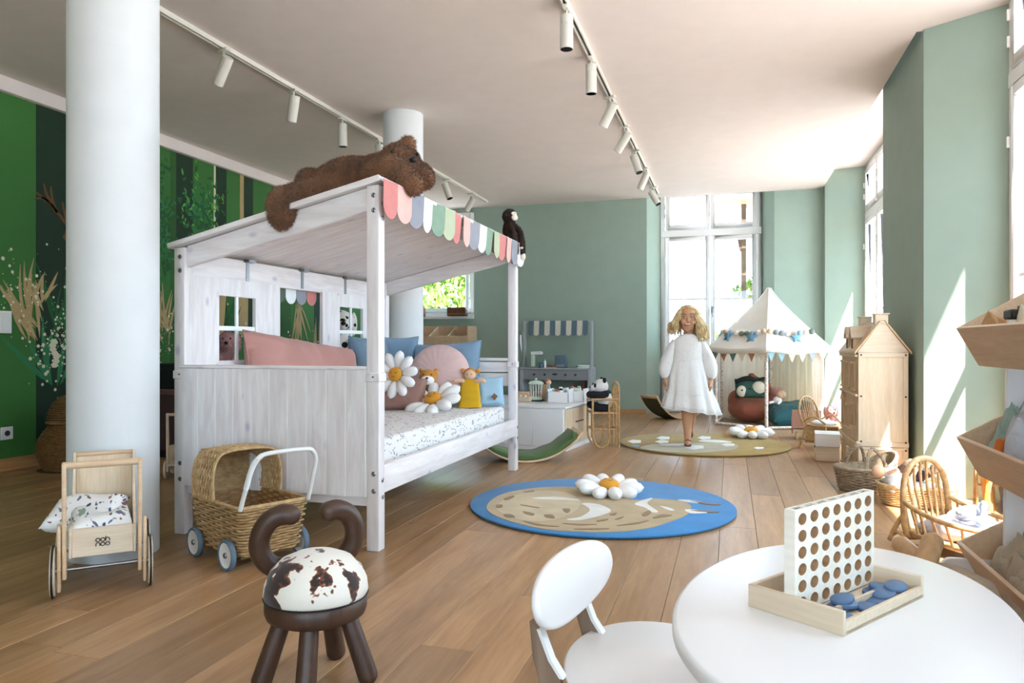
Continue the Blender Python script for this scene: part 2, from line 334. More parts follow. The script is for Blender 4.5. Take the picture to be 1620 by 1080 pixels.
# windows -------------------------------------------------------
def window(name, label, x0, x1, z0, z1, cases, transom=None, bars=(), panel=None, M=Matrix(), fw=.055, handle=None, top_split=2):
    o = bpy.data.objects.new(name, None); COL.objects.link(o); ROOT[o] = Matrix(); struct(o, label)
    T = lambda mb: mb
    m = MB(); m.b2(x0, x0 + fw, -.04, .04, z0, z1, M).b2(x1 - fw, x1, -.04, .04, z0, z1, M).b2(x0, x1, -.04, .04, z1 - fw, z1, M).b2(x0, x1, -.04, .04, z0, z0 + fw, M)
    if transom: m.b2(x0, x1, -.045, .045, transom - .045, transom + .045, M)
    m.build('outer_frame', 'white_gloss', o, bevel=.004)
    zt = transom - .045 if transom else z1 - fw
    def sash(a, b, c, d, brs, pz, hd):
        sw = .055; m = MB().b2(a, a + sw, -.055, .0, c, d, M).b2(b - sw, b, -.055, 0, c, d, M).b2(a + sw, b - sw, -.055, 0, c, c + sw + .01, M).b2(a + sw, b - sw, -.055, 0, d - sw, d, M)
        for q in brs: m.b2(a + sw, b - sw, -.045, -.01, q - .012, q + .012, M)
        if pz: m.b2(a + sw, b - sw, -.04, -.01, c + sw, pz, M)
        s = m.build('sash', 'white_gloss', o, bevel=.003)
        ed = [pz or c + sw] + sorted(brs) + [d - sw]
        for p, q in zip(ed, ed[1:]): MB().b2(a + sw - .004, b - sw + .004, -.03, -.026, p, q, M).build('pane', 'glass_pane', s, 0)
        if pz:
            for p in ((c + sw + .03, pz - .04),): MB().b2(a + sw + .04, b - sw - .04, -.05, -.035, p[0], p[1], M).build('panel', 'white_gloss', s, bevel=.004)
        if hd: MB().b2(a + .02, a + .04, -.075, -.055, hd - .03, hd + .05, M).tube([M @ Vector((a + .03, -.075, hd + .02)), M @ Vector((a + .03, -.1, hd + .015)), M @ Vector((a + .03, -.1, hd - .09))], .008, 6).build('handle', 'steel', s)
        for q in (c + .3, d - .3): MB().tube([M @ Vector((a - .002 if hd is None else b, -.062, q - .03)), M @ Vector((a - .002 if hd is None else b, -.062, q + .03))], .009, 8).build('hinge', 'white_gloss', s)
    W = (x1 - x0 - 2 * fw) / cases
    for i in range(cases): sash(x0 + fw + W * i + .003, x0 + fw + W * (i + 1) - .003, z0 + fw + .003, zt - .003, bars, panel, handle if i == 1 else None)
    if transom:
        W = (x1 - x0 - 2 * fw) / top_split
        for i in range(top_split): sash(x0 + fw + W * i + (.002 if i else .01), x0 + fw + W * (i + 1) - .002, transom + .05, z1 - fw - .003, (), None, None)
    return o
window('window_1', 'white french window behind the girl', -.884, .387, .0, 2.95, 2, 2.36, (1.49,), .92, TR((0, 9.88, 0)), handle=1.34)
Mr = TR((1.53, 0, 0), rz=R(-90))                          # local x runs towards the camera, faces into the room
window('window_2', 'tall white window behind the tent', -9.18, -6.26, .0, 2.94, 4, 2.36, (1.27,), .35, Mr, top_split=4)
window('window_3', 'tall white window behind the bin shelf', -4.68, -1.27, .0, 2.92, 4, 2.36, (1.27,), .35, Mr, top_split=4)
window('window_4', 'white casement window by the far corner', -4.65, -3.39, 1.285, 2.70, 1, None, (), None, TR((0, YB + .22, 0)))
window('window_5', 'tall white window behind the viewer', .1, 2.83, .0, 2.92, 4, 2.36, (1.27,), .35, Mr, top_split=4)
o = bpy.data.objects.new('window_6', None); COL.objects.link(o); ROOT[o] = Matrix(); struct(o, 'casement of the corner window standing open into the room')
Mo = TR((-3.44, 9.32, 0), rz=R(-60)); m = MB().b2(-.0, .06, -.02, .02, 1.31, 2.62, Mo).b2(.36, .42, -.02, .02, 1.31, 2.62, Mo).b2(0, .42, -.02, .02, 1.31, 1.37, Mo).b2(0, .42, -.02, .02, 2.56, 2.62, Mo).b2(0, .42, -.015, .015, 2.2, 2.225, Mo)
m.build('sash', 'white_gloss', o, bevel=.003); MB().b2(.05, .37, -.003, .003, 1.36, 2.57, Mo).build('pane', 'glass_pane', o, 0)
# outside: ground and planting seen through the panes
struct(MB().b2(-30, 30, 9.96, 40, -.5, -.4).b2(1.8, 30, -20, 9.96, -.5, -.4).build('ground', 'terrace', smooth=0), 'pale terrace outside')
def foliage(mb, c, r, n, s, rg):
    for _ in range(n):
        d = Vector((rg.gauss(0, 1), rg.gauss(0, 1), rg.gauss(0, 1))).normalized() * rg.uniform(.55, 1) ** .5
        p = Vector(c) + Vector((d.x * r[0], d.y * r[1], d.z * r[2])); M = Euler((rg.uniform(0, 6), rg.uniform(0, 6), rg.uniform(0, 6))).to_matrix(); q = s * rg.uniform(.6, 1.3)
        mb.add([p + M @ Vector(v) for v in ((-q, 0, 0), (0, -q * .45, q * .1), (q, 0, 0), (0, q * .45, q * .1))], [(0, 1, 2, 3)])
def tree(name, label, loc, crowns, mt, n, s, trunk, seed):
    t = thing(name, label, 'tree' if 'tree' in name else 'shrub', loc); rg = random.Random(seed); m = MB()
    for c, r in crowns: foliage(m, c, r, n, s, rg)
    f = m.build('foliage', mt, t, 0); f['kind'] = 'stuff'
    m = MB().tube([(0, 0, -.42), (.03, .02, trunk * .5), (0, .05, trunk)], [.09, .06, .04], 8)
    for c, r in crowns: m.tube([(0, .03, trunk * .6), tuple(Vector(c) * .6 + Vector((0, 0, trunk * .2))), c], [.04, .025, .01], 6)
    m.build('trunk', 'bark', t)
tree('garden_tree', 'sunlit green tree seen through the corner window', (-5.6, 14.5, 0), [((0, 0, 1.6), (1.1, .8, 1.0)), ((.9, .2, 2.4), (1, .8, .9)), ((-.8, 0, 2.6), (.9, .7, 1))], 'leaf_bright', 1500, .1, 1.6, 3)
tree('garden_tree', 'darker leafy tree beside the open casement outside', (-3.2, 17.5, 0), [((0, 0, 1.5), (1.1, .8, 1.0)), ((.5, .2, 2.7), (1.0, .8, .9)), ((-1.2, .4, 3.4), (1.2, .7, .8))], 'leaf_deep', 1500, .1, 1.6, 4)
tree('flowering_shrub', 'pinkish shrub low outside the corner window', (-4.5, 13.2, 0), [((0, 0, 1.0), (.5, .4, .45))], 'bloom', 700, .07, .8, 5)
tree('garden_shrub', 'bright green shrub outside the right casement of the french window', (.25, 13.1, 0), [((0, 0, .9), (.55, .4, .6)), ((.35, 0, 1.2), (.4, .4, .4))], 'leaf_bright', 900, .06, .8, 6)
tree('garden_tree', 'thin leafy branch hanging outside the french window', (.75, 11.7, 0), [((-.42, 0, 1.72), (.3, .15, .1)), ((-.25, 0, 1.82), (.25, .15, .12))], 'leaf_bright', 130, .06, 1.7, 8)
t = thing('porch_post', 'dark carved wooden porch post outside the french window', 'post', (.19, 11.0, -.4))
MB().b2(-.035, .035, -.035, .035, 0, 3.4).build('post', 'bark', t, bevel=.006); MB().prism([(0, 2.98), (-.17, 2.98), (-.17, 2.9), (-.09, 2.82), (-.06, 2.66), (0, 2.58)], -.03, .03, TR((0, 0, 0), rx=R(90))).build('bracket', 'bark', t, bevel=.004)
t = thing('porch_roof', 'pale timber porch ceiling outside the french window', 'roof', (0, 11.2, 2.85))
for i in range(8): MB().b2(-2, 2.4, -.085, .085, 0, .02).build('board', 'oak_trim_x', t, bevel=.003, loc=(0, -.8 + i * .18, .02 * i))
# ---------------------------------------------------------------- mural on the left wall (flat paint)
def wallpoly(pts, m, name, off=.002):
    return MB().prism([(p[0], p[1]) for p in pts], 0, .0012 + off, Matrix(((0, 0, 1, XL), (1, 0, 0, 0), (0, 1, 0, 0), (0, 0, 0, 1)))).build(name, m, wl, 0, w=True)
for a, b, m in ((4.141, 4.392, 'mural_dark'), (5.493, 5.56, 'mural_mid'), (5.56, 5.78, 'mural_dark'), (6.11, 6.262, 'mural_dark'), (6.544, 6.693, 'mural_dark'), (7.03, 7.4, 'mural_mid'), (7.9, 8.15, 'mural_dark'), (2.9, 3.2, 'mural_dark'), (8.5, 8.8, 'mural_mid'), (4.392, 4.46, 'mural_light'), (5.18, 5.3, 'mural_mid'), (4.62, 4.9, 'mural_dark')):
    wallpoly([(a, .09), (b, .09), (b, CE - .1), (a, CE - .1)], m, 'painted_trunk', .0005 if m == 'mural_light' else .001)
wallpoly([(6.073, 1.3), (6.1, 1.3), (6.1, CE - .1), (6.073, CE - .1)], 'mural_cream', 'painted_sapling'); wallpoly([(6.475, 1.2), (6.535, 1.2), (6.535, CE - .1), (6.475, CE - .1)], 'mural_tan', 'painted_sapling')
rg = random.Random(5)
def blade(m, y, z, ang, L, wd, bend, off):
    a, b = [], []
    for k in range(6):
        t = k / 5; an = ang + bend * t; yy = y + L * t * math.sin(ang + bend * t * .5); zz = z + L * t * math.cos(ang + bend * t * .5); q = wd * (1 - t) ** .6 * (t * 3 if t < .33 else 1) + .0015
        a.append((yy - q * math.cos(an), zz + q * math.sin(an))); b.append((yy + q * math.cos(an), zz - q * math.sin(an)))
    m.add([(XL + off, p[0], p[1]) for p in a + b[::-1]], [tuple(range(12))])
def plume(name, y, z, n, L, ang0, ang1, mt, off=.004, wd=.018, bend=.5):
    m = MB()
    for i in range(n): blade(m, y + rg.uniform(-.06, .06), z + rg.uniform(-.08, .08), ang0 + (ang1 - ang0) * i / max(n - 1, 1), L * rg.uniform(.7, 1.15), wd, rg.uniform(-.2, bend), off + i * .00004)
    m.build(name, mt, wl, 0, w=True)
plume('painted_fern', 4.12, .98, 13, .48, -.95, .1, 'mural_tan'); plume('painted_fern', 4.16, 1.15, 7, .3, -.5, .6, 'mural_tan'); plume('painted_fern', 5.42, .95, 11, .5, -.75, .25, 'mural_tan', wd=.016)
plume('painted_fern', 4.33, .92, 6, .55, -.5, .3, 'mural_leaf', .003); plume('painted_fern', 7.55, 1.35, 11, .5, 2.4, 3.5, 'mural_tan'); plume('painted_fern', 6.3, 1.02, 9, .42, -.5, .6, 'mural_leaf'); plume('painted_fern', 7.95, .5, 9, .7, -.3, .5, 'mural_tan')
wallpoly([(6.06, .9), (6.2, .9), (6.3, 1.75), (6.05, 1.75)], 'mural_tan', 'painted_sapling', .003); wallpoly([(6.4, 1.0), (6.6, 1.0), (6.62, 1.8), (6.42, 1.8)], 'mural_tan', 'painted_sapling', .003)
plume('painted_fern', 4.28, .62, 6, .5, -.9, .5, 'mural_teal', .003, .03)
m = MB()
for k in range(520):
    cy, cz, sy, sz = rg.choice(((4.25, 1.05, .14, .2), (4.3, .85, .1, .12), (4.0, 1.25, .12, .16), (5.45, .95, .12, .1), (6.2, .9, .3, .12), (7.6, .9, .4, .15), (4.35, .95, .06, .1)))
    y, z, q = rg.gauss(cy, sy), rg.gauss(cz, sz), rg.choice((.003, .004, .005, .01, .014)) * rg.uniform(.7, 1.1)
    m.add([(XL + .006, y + q * math.cos(R(60 * j)), z + q * math.sin(R(60 * j))) for j in range(6)], [tuple(range(6))])
s = m.build('painted_seeds', 'mural_cream', wl, 0, w=True); s['kind'] = 'stuff'
for nm, mt, n, cl in (('painted_leaves', 'mural_leaf', 420, ((5.95, 2.1, .18, .25), (5.38, 2.0, .08, .25), (6.0, 1.8, .15, .2))), ('painted_leaves', 'mural_light', 160, ((5.95, 2.05, .16, .25), (6.05, 1.75, .12, .15))), ('painted_leaves', 'mural_teal', 120, ((5.38, 1.95, .07, .25), (5.85, 2.2, .1, .1)))):
    m = MB()
    for k in range(n):
        cy, cz, sy, sz = rg.choice(cl); y, z, q, an = rg.gauss(cy, sy), rg.gauss(cz, sz), rg.uniform(.02, .04), rg.uniform(0, 6.3); c_, s_ = math.cos(an), math.sin(an)
        m.add([(XL + .0045 + k * .000002, y + a * q * c_ - b * q * s_, z + a * q * s_ + b * q * c_) for a, b in ((-1, 0), (-.3, .4), (.5, .3), (1, 0), (.5, -.3), (-.3, -.4))], [tuple(range(6))])
    s = m.build(nm, mt, wl, 0, w=True); s['kind'] = 'stuff'
def stroke(pts, r, mt, nm):
    P = spline([(0, a, b) for a, b in pts], 5); a = []; b = []
    for i, p in enumerate(P):
        t = (P[min(i + 1, len(P) - 1)] - P[max(i - 1, 0)]).normalized(); q = r * (1 - .75 * i / len(P)); a.append((p.y - t.z * q, p.z + t.y * q)); b.append((p.y + t.z * q, p.z - t.y * q))
    wallpoly(a + b[::-1], mt, nm, .004)
for pts in ([(4.42, 1.80), (4.34, 1.88), (4.26, 1.95), (4.2, 1.99), (4.13, 1.97)], [(4.28, 1.94), (4.22, 2.03), (4.2, 2.1)], [(4.31, 1.9), (4.27, 2.0), (4.26, 2.09)], [(4.24, 1.97), (4.18, 2.0), (4.14, 2.02)], [(4.42, 1.82), (4.38, 1.9), (4.36, 1.99)]): stroke(pts, .016, 'mural_brown', 'painted_antler')
wallpoly([(4.36, 1.72), (4.5, 1.6), (4.5, 1.8), (4.4, 1.8)], 'mural_brown', 'painted_deer_head', .003)
for k in range(7): wallpoly([(4.29 + .018 * math.sin(k) + .03 * math.cos(R(60 * j)), .74 + .03 * k + .022 * math.sin(R(60 * j))) for j in range(6)], 'mural_cream', 'painted_blossom', .005 + k * .0001)
t = thing('light_switch', 'white double light switch on the green wall', 'switch', (XL + .004, 3.895, 1.055)); MB().b2(0, .012, -.045, .045, -.08, .08).build('plate', 'plastic_white', t, bevel=.003)
for z in (-.036, .036): MB().b2(.01, .016, -.03, .03, z - .03, z + .03).build('rocker', 'plastic_white', t, bevel=.002)
t = thing('wall_socket', 'white square socket low on the green wall', 'socket', (XL + .004, 3.905, .268)); MB().b2(0, .012, -.045, .045, -.045, .045).build('plate', 'plastic_white', t, bevel=.003)
MB().lathe([(.0, 0), (.02, 0), (.02, .003)], (.012, 0, 0), 16, Matrix.Rotation(R(90), 4, 'Y')).build('insert', 'dark_grey', t)
# ---------------------------------------------------------------- track lights
def rail(lb, x, y0, y1):
    t = thing('track_rail', lb, 'light track', (x, y0, CE)); m = MB().b2(-.018, .018, 0, y1 - y0, -.006, 0).b2(-.018, -.009, 0, y1 - y0, -.03, 0).b2(.009, .018, 0, y1 - y0, -.03, 0); m.build('channel', 'lamp_white', t, bevel=.001)
    MB().b2(-.008, .008, .01, y1 - y0 - .01, -.012, -.006).build('conductor', 'dark_grey', t, 0); MB().b2(-.019, .019, y1 - y0 - .012, y1 - y0 + .004, -.031, 0).build('end_cap', 'lamp_white', t, bevel=.002)
rail('white ceiling light track above the house bed', -3.052, .2, 9.02); rail('white ceiling light track over the open floor', -.863, .2, 9.14)
def spot(first=[None], *, x, y, tilt, az, lb):
    if first[0] is None:
        t = thing('spotlight', lb, 'spotlight', (x, y, CE - .03), 0, 'ceiling track spotlights')
        MB().b2(-.016, .016, -.05, .05, -.014, .004).build('adapter', 'lamp_white', t, bevel=.003); MB().lathe([(.006, -.075), (.006, -.012)], n=10).b2(-.008, .008, -.022, -.014, -.1, -.06).build('stem', 'lamp_white', t)
        e = bpy.data.objects.new('head', MB().lathe([(.0, .075), (.033, .075), (.036, .072), (.036, .03), (.0345, .029), (.0345, .026), (.036, .025), (.036, -.11), (.033, -.112), (.031, -.09), (0, -.09)], n=28).mesh('head')); COL.objects.link(e); e.data.materials.append(MATS['lamp_white']); e.parent = t; e.location = (0, 0, -.115)
        a = bpy.data.objects.new('baffle', MB().lathe([(.0335, -.113), (.0335, -.095), (.031, -.095), (.031, -.113)], n=24).mesh('baffle')); COL.objects.link(a); a.data.materials.append(MATS['black']); a.parent = e
        b = bpy.data.objects.new('lens', MB().ell((0, 0, -.098), (.024, .024, .012), None, 14, 8).mesh('lens')); COL.objects.link(b); b.data.materials.append(MATS['lens']); b.parent = e
        first[0] = t; r = t
    else: r = dup(first[0], (x, y, CE - .03), 0, lb)
    r.rotation_euler = (0, 0, az)
    for c in r.children:
        if c.name.startswith('head'): c.rotation_euler = (tilt, 0, 0)
    return r
ordn = ['nearest', 'second', 'third', 'fourth', 'fifth', 'sixth', 'seventh']
L = [((360, 78), 40, 70), ((466, 143), 18, 60), ((543, 188), 2, 0), ((600, 222), 10, 0), ((703, 284), -22, 80), ((742, 306), 38, 70)]
LT = ['leftmost spotlight of the track above the bed, tilted down right', 'spotlight above the bed, second from the left, slightly tilted', 'upright spotlight just above the lying teddy bear', 'spotlight hidden behind the cream column', 'back-tilted spotlight between column and sage wall', 'last spotlight at the far end of the track above the bed']
for ((u, v), tl, az), lb in zip(L, LT): spot(x=-3.052, y=onz(u, v, 2.75).y, tilt=R(tl), az=R(az), lb=lb)
L = [((903, 12), 0, 0), ((940, 92), 3, 0), ((968, 153), 36, 60), ((988, 200), 42, 60), ((1003, 238), -22, 60), ((1017, 266), 30, 60), ((1028, 296), -32, 70)]
for i, ((u, v), tl, az) in enumerate(L): spot(x=-.863, y=onz(u, v, 2.75).y, tilt=R(tl), az=R(az), lb=f'{ordn[i]} spotlight from the viewer on the track over the open floor')
# ---------------------------------------------------------------- house bed
X0, X1, Y0, Y1 = -2.50, -1.485, 2.875, 4.975              # post centres
PS = .03
bed = thing('house_bed', 'white-stained wooden house bed with a slanting plank roof', 'bed', ((X0 + X1) / 2, (Y0 + Y1) / 2, 0))
ZR = lambda x: 1.362 + (x - X0) / (X1 - X0) * .232        # underside of the roof boards
for x, y in ((X0, Y0), (X1, Y0), (X1, Y1), (X0, Y1)):
    zt = ZR(x) - .004; p = MB().b2(x - PS, x + PS, y - PS, y + PS, 0, zt).build('post', 'wash_z', bed, bevel=.006, seg=2, w=True)
    MB().b2(x - PS - .004, x + PS + .004, y - PS - .004, y + PS + .004, .735, .775).build('collar', 'wash_z', p, bevel=.003, w=True)
    for z in (.337, .262, zt - .045, zt - .11):
        MB().lathe([(.0, 0), (.009, 0), (.011, .003), (.006, .005), (0, .003)], (x + .006, y - PS + .0006, z), 12, Matrix.Rotation(R(90), 4, 'X')).build('bolt', 'steel', p, w=True)
        if x > -2: MB().lathe([(.0, 0), (.009, 0), (.011, .003), (.006, .005), (0, .003)], (x + PS - .0006, y + .006, z - .03), 12, Matrix.Rotation(R(90), 4, 'Y')).build('bolt', 'steel', p, w=True)
    MB().lathe([(0, 0), (.004, 0), (.004, .002), (0, .002)], (x + .004, y - PS - .004, .757), 8, Matrix.Rotation(R(90), 4, 'X')).build('screw', 'black', p, w=True)
fb = MB().b2(X0 + .012, X1 - PS, Y0 - PS - .0012, Y0 + .012, .232, .786).build('footboard', 'white_gloss', bed, w=True)
xa, xb = X0 + .012, X1 - PS - .002; W = (xb - xa) / 10
me = MB().b2(-W / 2 + .003, W / 2 - .003, -.0165, 0, .235, .786).mesh('board', 30, .0008, 1)
for i in range(10): o = link('board', me, 'wash_z', fb, True, (xa + W * (i + .5), Y0 - PS + .013, 0))
MB().b2(xa - .006, xb + .0, Y0 - PS - .008, Y0 + .02, .786, .802).build('cap_rail', 'wash_x', fb, bevel=.004, w=True)
MB().b2(X0 + PS, X1 - PS, Y0 - .01, Y0 + .02, .19, .24).build('lower_rail', 'wash_x', bed, bevel=.003, w=True)
for x, nm in ((X1 + .008, 'side_rail'), (X0 - .008, 'side_rail')): MB().b2(x - .016, x + .02, Y0 + PS, Y1 - PS, .245, .368).build(nm, 'wash_y', bed, bevel=.005, seg=2, w=True)
MB().b2(X0 + PS, X1 - PS, Y0 + PS, Y1 - PS, .29, .31).build('bed_base', 'wash_y', bed, w=True)
for a, b, m in ((.78, .80, .05), (.70, .77, .028), (.60, .69, .028), (.42, .535, .028), (.24, .36, .028)): MB().b2(X0 + PS, X1 - PS, Y1 - m / 2, Y1 + m / 2, a, b).build('headboard_slat', 'wash_x', bed, bevel=.003, w=True)
# wall side panels with house windows
def panel(ya, yb, wy0, wy1):
    z0, z1, a, b = .24, 1.235, .815, 1.147; xp = X0 + .012
    p = MB(); outer = [(ya, z0), (yb, z0), (yb, z1), (ya, z1)]
    r = .012; inner = [(y + (wy0 + wy1) / 2, z + (a + b) / 2) for y, z in rrect(wy1 - wy0, b - a, r, 3)]
    # frame pieces around the opening
    p.b2(xp - .01, xp + .01, ya, wy0, z0, z1).b2(xp - .01, xp + .01, wy1, yb, z0, z1).b2(xp - .01, xp + .01, wy0, wy1, z0, a).b2(xp - .01, xp + .01, wy0, wy1, b, z1)
    pn = p.build('side_panel', 'wash_z', bed, w=True, smooth=0)
    ym, zm = (wy0 + wy1) / 2, (a + b) / 2
    MB().b2(xp - .006, xp + .006, ym - .01, ym + .01, a, b).b2(xp - .007, xp + .007, wy0, wy1, zm - .012, zm + .012).build('window_cross', 'white_gloss', pn, bevel=.002, w=True)
    MB().b2(xp + .01, xp + .02, wy0 - .02, wy1 + .02, a - .03, a - .012).build('window_sill', 'wash_y', pn, bevel=.002, w=True)
panel(Y0 + PS, 3.62, 3.10, 3.395); panel(4.075, Y1 - PS, 4.29, 4.605)
# roof
ca = math.atan2(.232, X1 - X0)
for y, nm in ((Y0, 'gable_beam'), (Y1, 'gable_beam')):
    xa, xb = X0 + PS, X1 - PS; m = MB(); yy = y
    m.prism([(xa, ZR(xa) - .105), (xb, ZR(xb) - .105), (xb, ZR(xb) - .002), (xa, ZR(xa) - .002)], -.014, .014, Matrix(((1, 0, 0, 0), (0, 0, 1, yy), (0, 1, 0, 0), (0, 0, 0, 1)))).build(nm, 'wash_x', bed, bevel=.004, w=True)
MB().b2(X0 - .01, X0 + .016, Y0 + PS, Y1 - PS, 1.225, 1.345).build('eave_beam', 'wash_y', bed, bevel=.004, w=True)
MB().b2(X1 - .016, X1 + .01, Y0 + PS, Y1 - PS, 1.49, 1.578).build('ridge_beam', 'wash_y', bed, bevel=.004, w=True)
roof = MB().bar((X0 - .05, Y0 - .045, ZR(X0 - .05) + .012), (X1 + .045, Y0 - .045, ZR(X1 + .045) + .012), .02, .026).build('roof', 'wash_x', bed, bevel=.004, w=True)
NB = 12; ya, yb = Y0 - .035, Y1 + .045; W = (yb - ya) / NB
Lr = (X1 - X0 + .095) / math.cos(ca); me = MB().b2(-Lr / 2, Lr / 2, -W / 2 + .0008, W / 2 - .0008, 0, .022).mesh('board', 30, .003)
for i in range(NB): link('board', me, 'wash_x', roof, True, ((X0 + X1) / 2, ya + W * (i + .5), ZR((X0 + X1) / 2)), (0, -ca, 0))
for u in (395, 481, 549):
    q = onx(u, 425, X0 + .03); h = MB().b2(X0 + .015, X0 + .02, q.y - .012, q.y + .012, 1.235, 1.345).b2(X0 + .013, X0 + .05, q.y - .03, q.y + .03, 1.335, 1.35).tube([(X0 + .025, q.y - .035, 1.345), (X0 + .025, q.y + .035, 1.345)], .008, 8)
    h.lathe([(0, 0), (.004, 0), (.004, .002), (0, .002)], (X0 + .0195, q.y, 1.26), 8, Matrix.Rotation(R(90), 4, 'Y')).build('hinge', 'steel', bed, w=True)
# ---------------------------------------------------------------- scalloped valances
for nm, h in (('felt_coral', 'd08580'), ('felt_pink', 'e6b8ae'), ('felt_grey', '9597a0'), ('felt_white', 'eceeee'), ('felt_green', '86a08b'), ('felt_sage', 'b7bfa2'), ('felt_dark', '5d6a5c')): mat(nm, h, .9, .05, 20, .2, 300)
VC = ['felt_coral', 'felt_pink', 'felt_grey', 'felt_white', 'felt_green', 'felt_sage']
def flap(w_, h_):
    pts = [(-w_ / 2, 0)] + [(-w_ / 2 + .003 * math.sin(k), -h_ * .16 * k) for k in range(1, 4)] + [(w_ / 2 * math.cos(a), -h_ + w_ / 2 * .95 + w_ / 2 * .95 * math.sin(a)) for a in [PI + PI * k / 12 for k in range(13)]] + [(w_ / 2, -h_ * .3), (w_ / 2, 0)]
    return MB().prism(pts, -.0015, .0015, Matrix(((0, 0, 1, 0), (1, 0, 0, 0), (0, 1, 0, 0), (0, 0, 0, 1)))).mesh('flap', 40)
va = thing('scalloped_valance', 'pastel scalloped fabric valance along the high roof edge of the bed', 'bunting', (X1 + .058, Y0 - .05, 1.612))
MB().b2(-.002, .002, 0, 2.19, -.012, .004).build('ribbon', 'felt_white', va, bevel=.001)
fm = flap(.136, .165)
for i in range(16):
    me = fm.copy(); o = link('flap', me, VC[i % 6], va, False, (.004 + .003 * (i % 2), .07 + i * .137, 0), (R(random.uniform(-2, 2)), R(random.uniform(1, 5)), R(random.uniform(-9, 6))))
va = thing('scalloped_valance', 'grey and white scalloped valance hanging at the low wall side of the bed', 'bunting', (X0 - .025, 3.6, 1.24))
MB().b2(-.002, .002, 0, .5, -.012, .004).build('ribbon', 'felt_white', va, bevel=.001); fm = flap(.11, .10)
for i, c in enumerate(('felt_dark', 'felt_white', 'felt_grey', 'felt_coral')): link('flap', fm.copy(), c, va, False, (0, .085 + i * .112, 0), (0, 0, 0))
# ---------------------------------------------------------------- mattress and soft things on the bed
printed('leaf_sheet', 'e6e2de', ['a3a09c', 'b3ada8', '999a9e', 'beb4af'], 60, .42, .45)
n = 26; me = MB(); w_, l_ = .475, 1.0; rs = []
for i in range(13):
    t = -PI / 2 + PI * i / 12; ex = math.cos(t) ** .25 if math.cos(t) > 1e-4 else .0; z = .395 + .075 * (abs(math.sin(t)) ** .35 * (1 if t > 0 else -1))
    q = .82 + .18 * ex if i not in (0, 12) else .0
    rs.append([Vector((x * q, y * (q * .98 + .02 * (q > 0)), z + (.006 * noise.noise(Vector((x * 7, y * 7, z * 9))) if q else 0))) for x, y in rrect(2 * w_, 2 * l_, .07, 9)])
mt = tag(MB().rings(rs, cap=False).build('mattress', 'leaf_sheet', loc=((X0 + X1) / 2, (Y0 + Y1) / 2, 0), rot=(0, 0, 0), smooth=70), 'mattress in a pale leaf-print fitted sheet on the house bed', 'mattress')
for nm, h in (('linen_rose', 'b9857a'), ('linen_blue', '7f9bb2'), ('linen_deep', '6f8797'), ('linen_pink', 'd9b9b4'), ('linen_sky', '9fc0d2'), ('linen_brown', '9b7466'), ('linen_terra', '9e5b45'), ('linen_teal', '1f5a60'), ('linen_moss', '55703f'), ('cotton_white', 'efeeec'), ('linen_sand', 'cfb795'), ('linen_cream', 'e6dccb')): fabric(nm, h)
for nm, h in (('petal', 'f2f0ec'), ('daisy_eye', 'd9962a'), ('lion_gold', 'c98a35'), ('mustard', 'd3a414'), ('doll_skin', 'e3b997'), ('doll_brown', '6d4a3c')): fabric(nm, h, wr=.15)
def cushion(name, label, cat, M, w_, h_, t_, m, seed=0, pinch=.16, wr=.02, piping=True):
    loc = M.translation.copy(); t = thing(name, label, cat, loc); Ml = Matrix.Translation(-loc) @ M
    MB().pillow(w_, h_, t_, Ml, 22, pinch, wr, seed).build('cover', m, t, smooth=80)
    if piping: MB().tube([Ml @ Vector((x * (1 - pinch * .5 * (1 - min(1, abs(2 * y / h_)) ** 2) * min(1, abs(2 * x / w_)) ** 3), y * (1 - pinch * .5 * (1 - min(1, abs(2 * x / w_)) ** 2) * min(1, abs(2 * y / h_)) ** 3), 0)) for x, y in [(p[0] + (q[0] - p[0]) * k / 10, p[1] + (q[1] - p[1]) * k / 10) for p, q in zip(((-w_ / 2, -h_ / 2), (w_ / 2, -h_ / 2), (w_ / 2, h_ / 2), (-w_ / 2, h_ / 2)), ((w_ / 2, -h_ / 2), (w_ / 2, h_ / 2), (-w_ / 2, h_ / 2), (-w_ / 2, -h_ / 2))) for k in range(10)]], .0035, 5, True).build('seam', m, t)
    return t
# leaning pillows: local x = width, local y = height
def lean(c, az, back, roll=0): return Matrix.Translation(Vector(c)) @ Matrix.Rotation(az, 4, 'Z') @ Matrix.Rotation(R(90) - back, 4, 'X') @ Matrix.Rotation(roll, 4, 'Z')
cushion('bolster_pillow', 'long dusty-rose pillow leaning along the wall side of the bed', 'pillow', lean((-2.36, 3.74, .715), R(90), R(14), R(-6)), 1.1, .42, .2, 'linen_rose', 1, .05, .035)
cushion('blue_cushion', 'slate-blue cushion below the second little bed window', 'cushion', lean((-2.36, 4.53, .74), R(86), R(14)), .44, .44, .15, 'linen_deep', 2)
cushion('blue_cushion', 'light blue cushion half hidden behind the standing daisy', 'cushion', lean((-2.32, 4.82, .75), R(8), R(12)), .3, .42, .12, 'linen_blue', 3)
cushion('blue_pillow', 'large denim-blue pillow against the bed head', 'pillow', lean((-1.94, 4.84, .70), R(3), R(14), R(4)), .52, .44, .15, 'linen_blue', 4)
t = thing('round_cushion', 'pleated round blush-pink cushion in front of the blue pillow', 'cushion', (-1.93, 4.68, .47)); Mc = lean((0, 0, .215), R(10), R(14))
rs = []
for i in range(15):
    a = -PI / 2 + PI * i / 14; r = .215 * max(math.cos(a), .02) ** .45; z = .085 * math.sin(a)
    rs.append([Mc @ Vector((r * math.cos(b), r * math.sin(b), z + .004 * math.sin(b * 22) * (abs(a) > .3) * math.cos(a))) for b in [2 * PI * k / 88 for k in range(88)]])
MB().rings(rs).build('cover', 'linen_pink', t, smooth=80); MB().ell(Mc @ Vector((0, 0, .085)), (.014, .014, .014)).build('button', 'linen_pink', t)
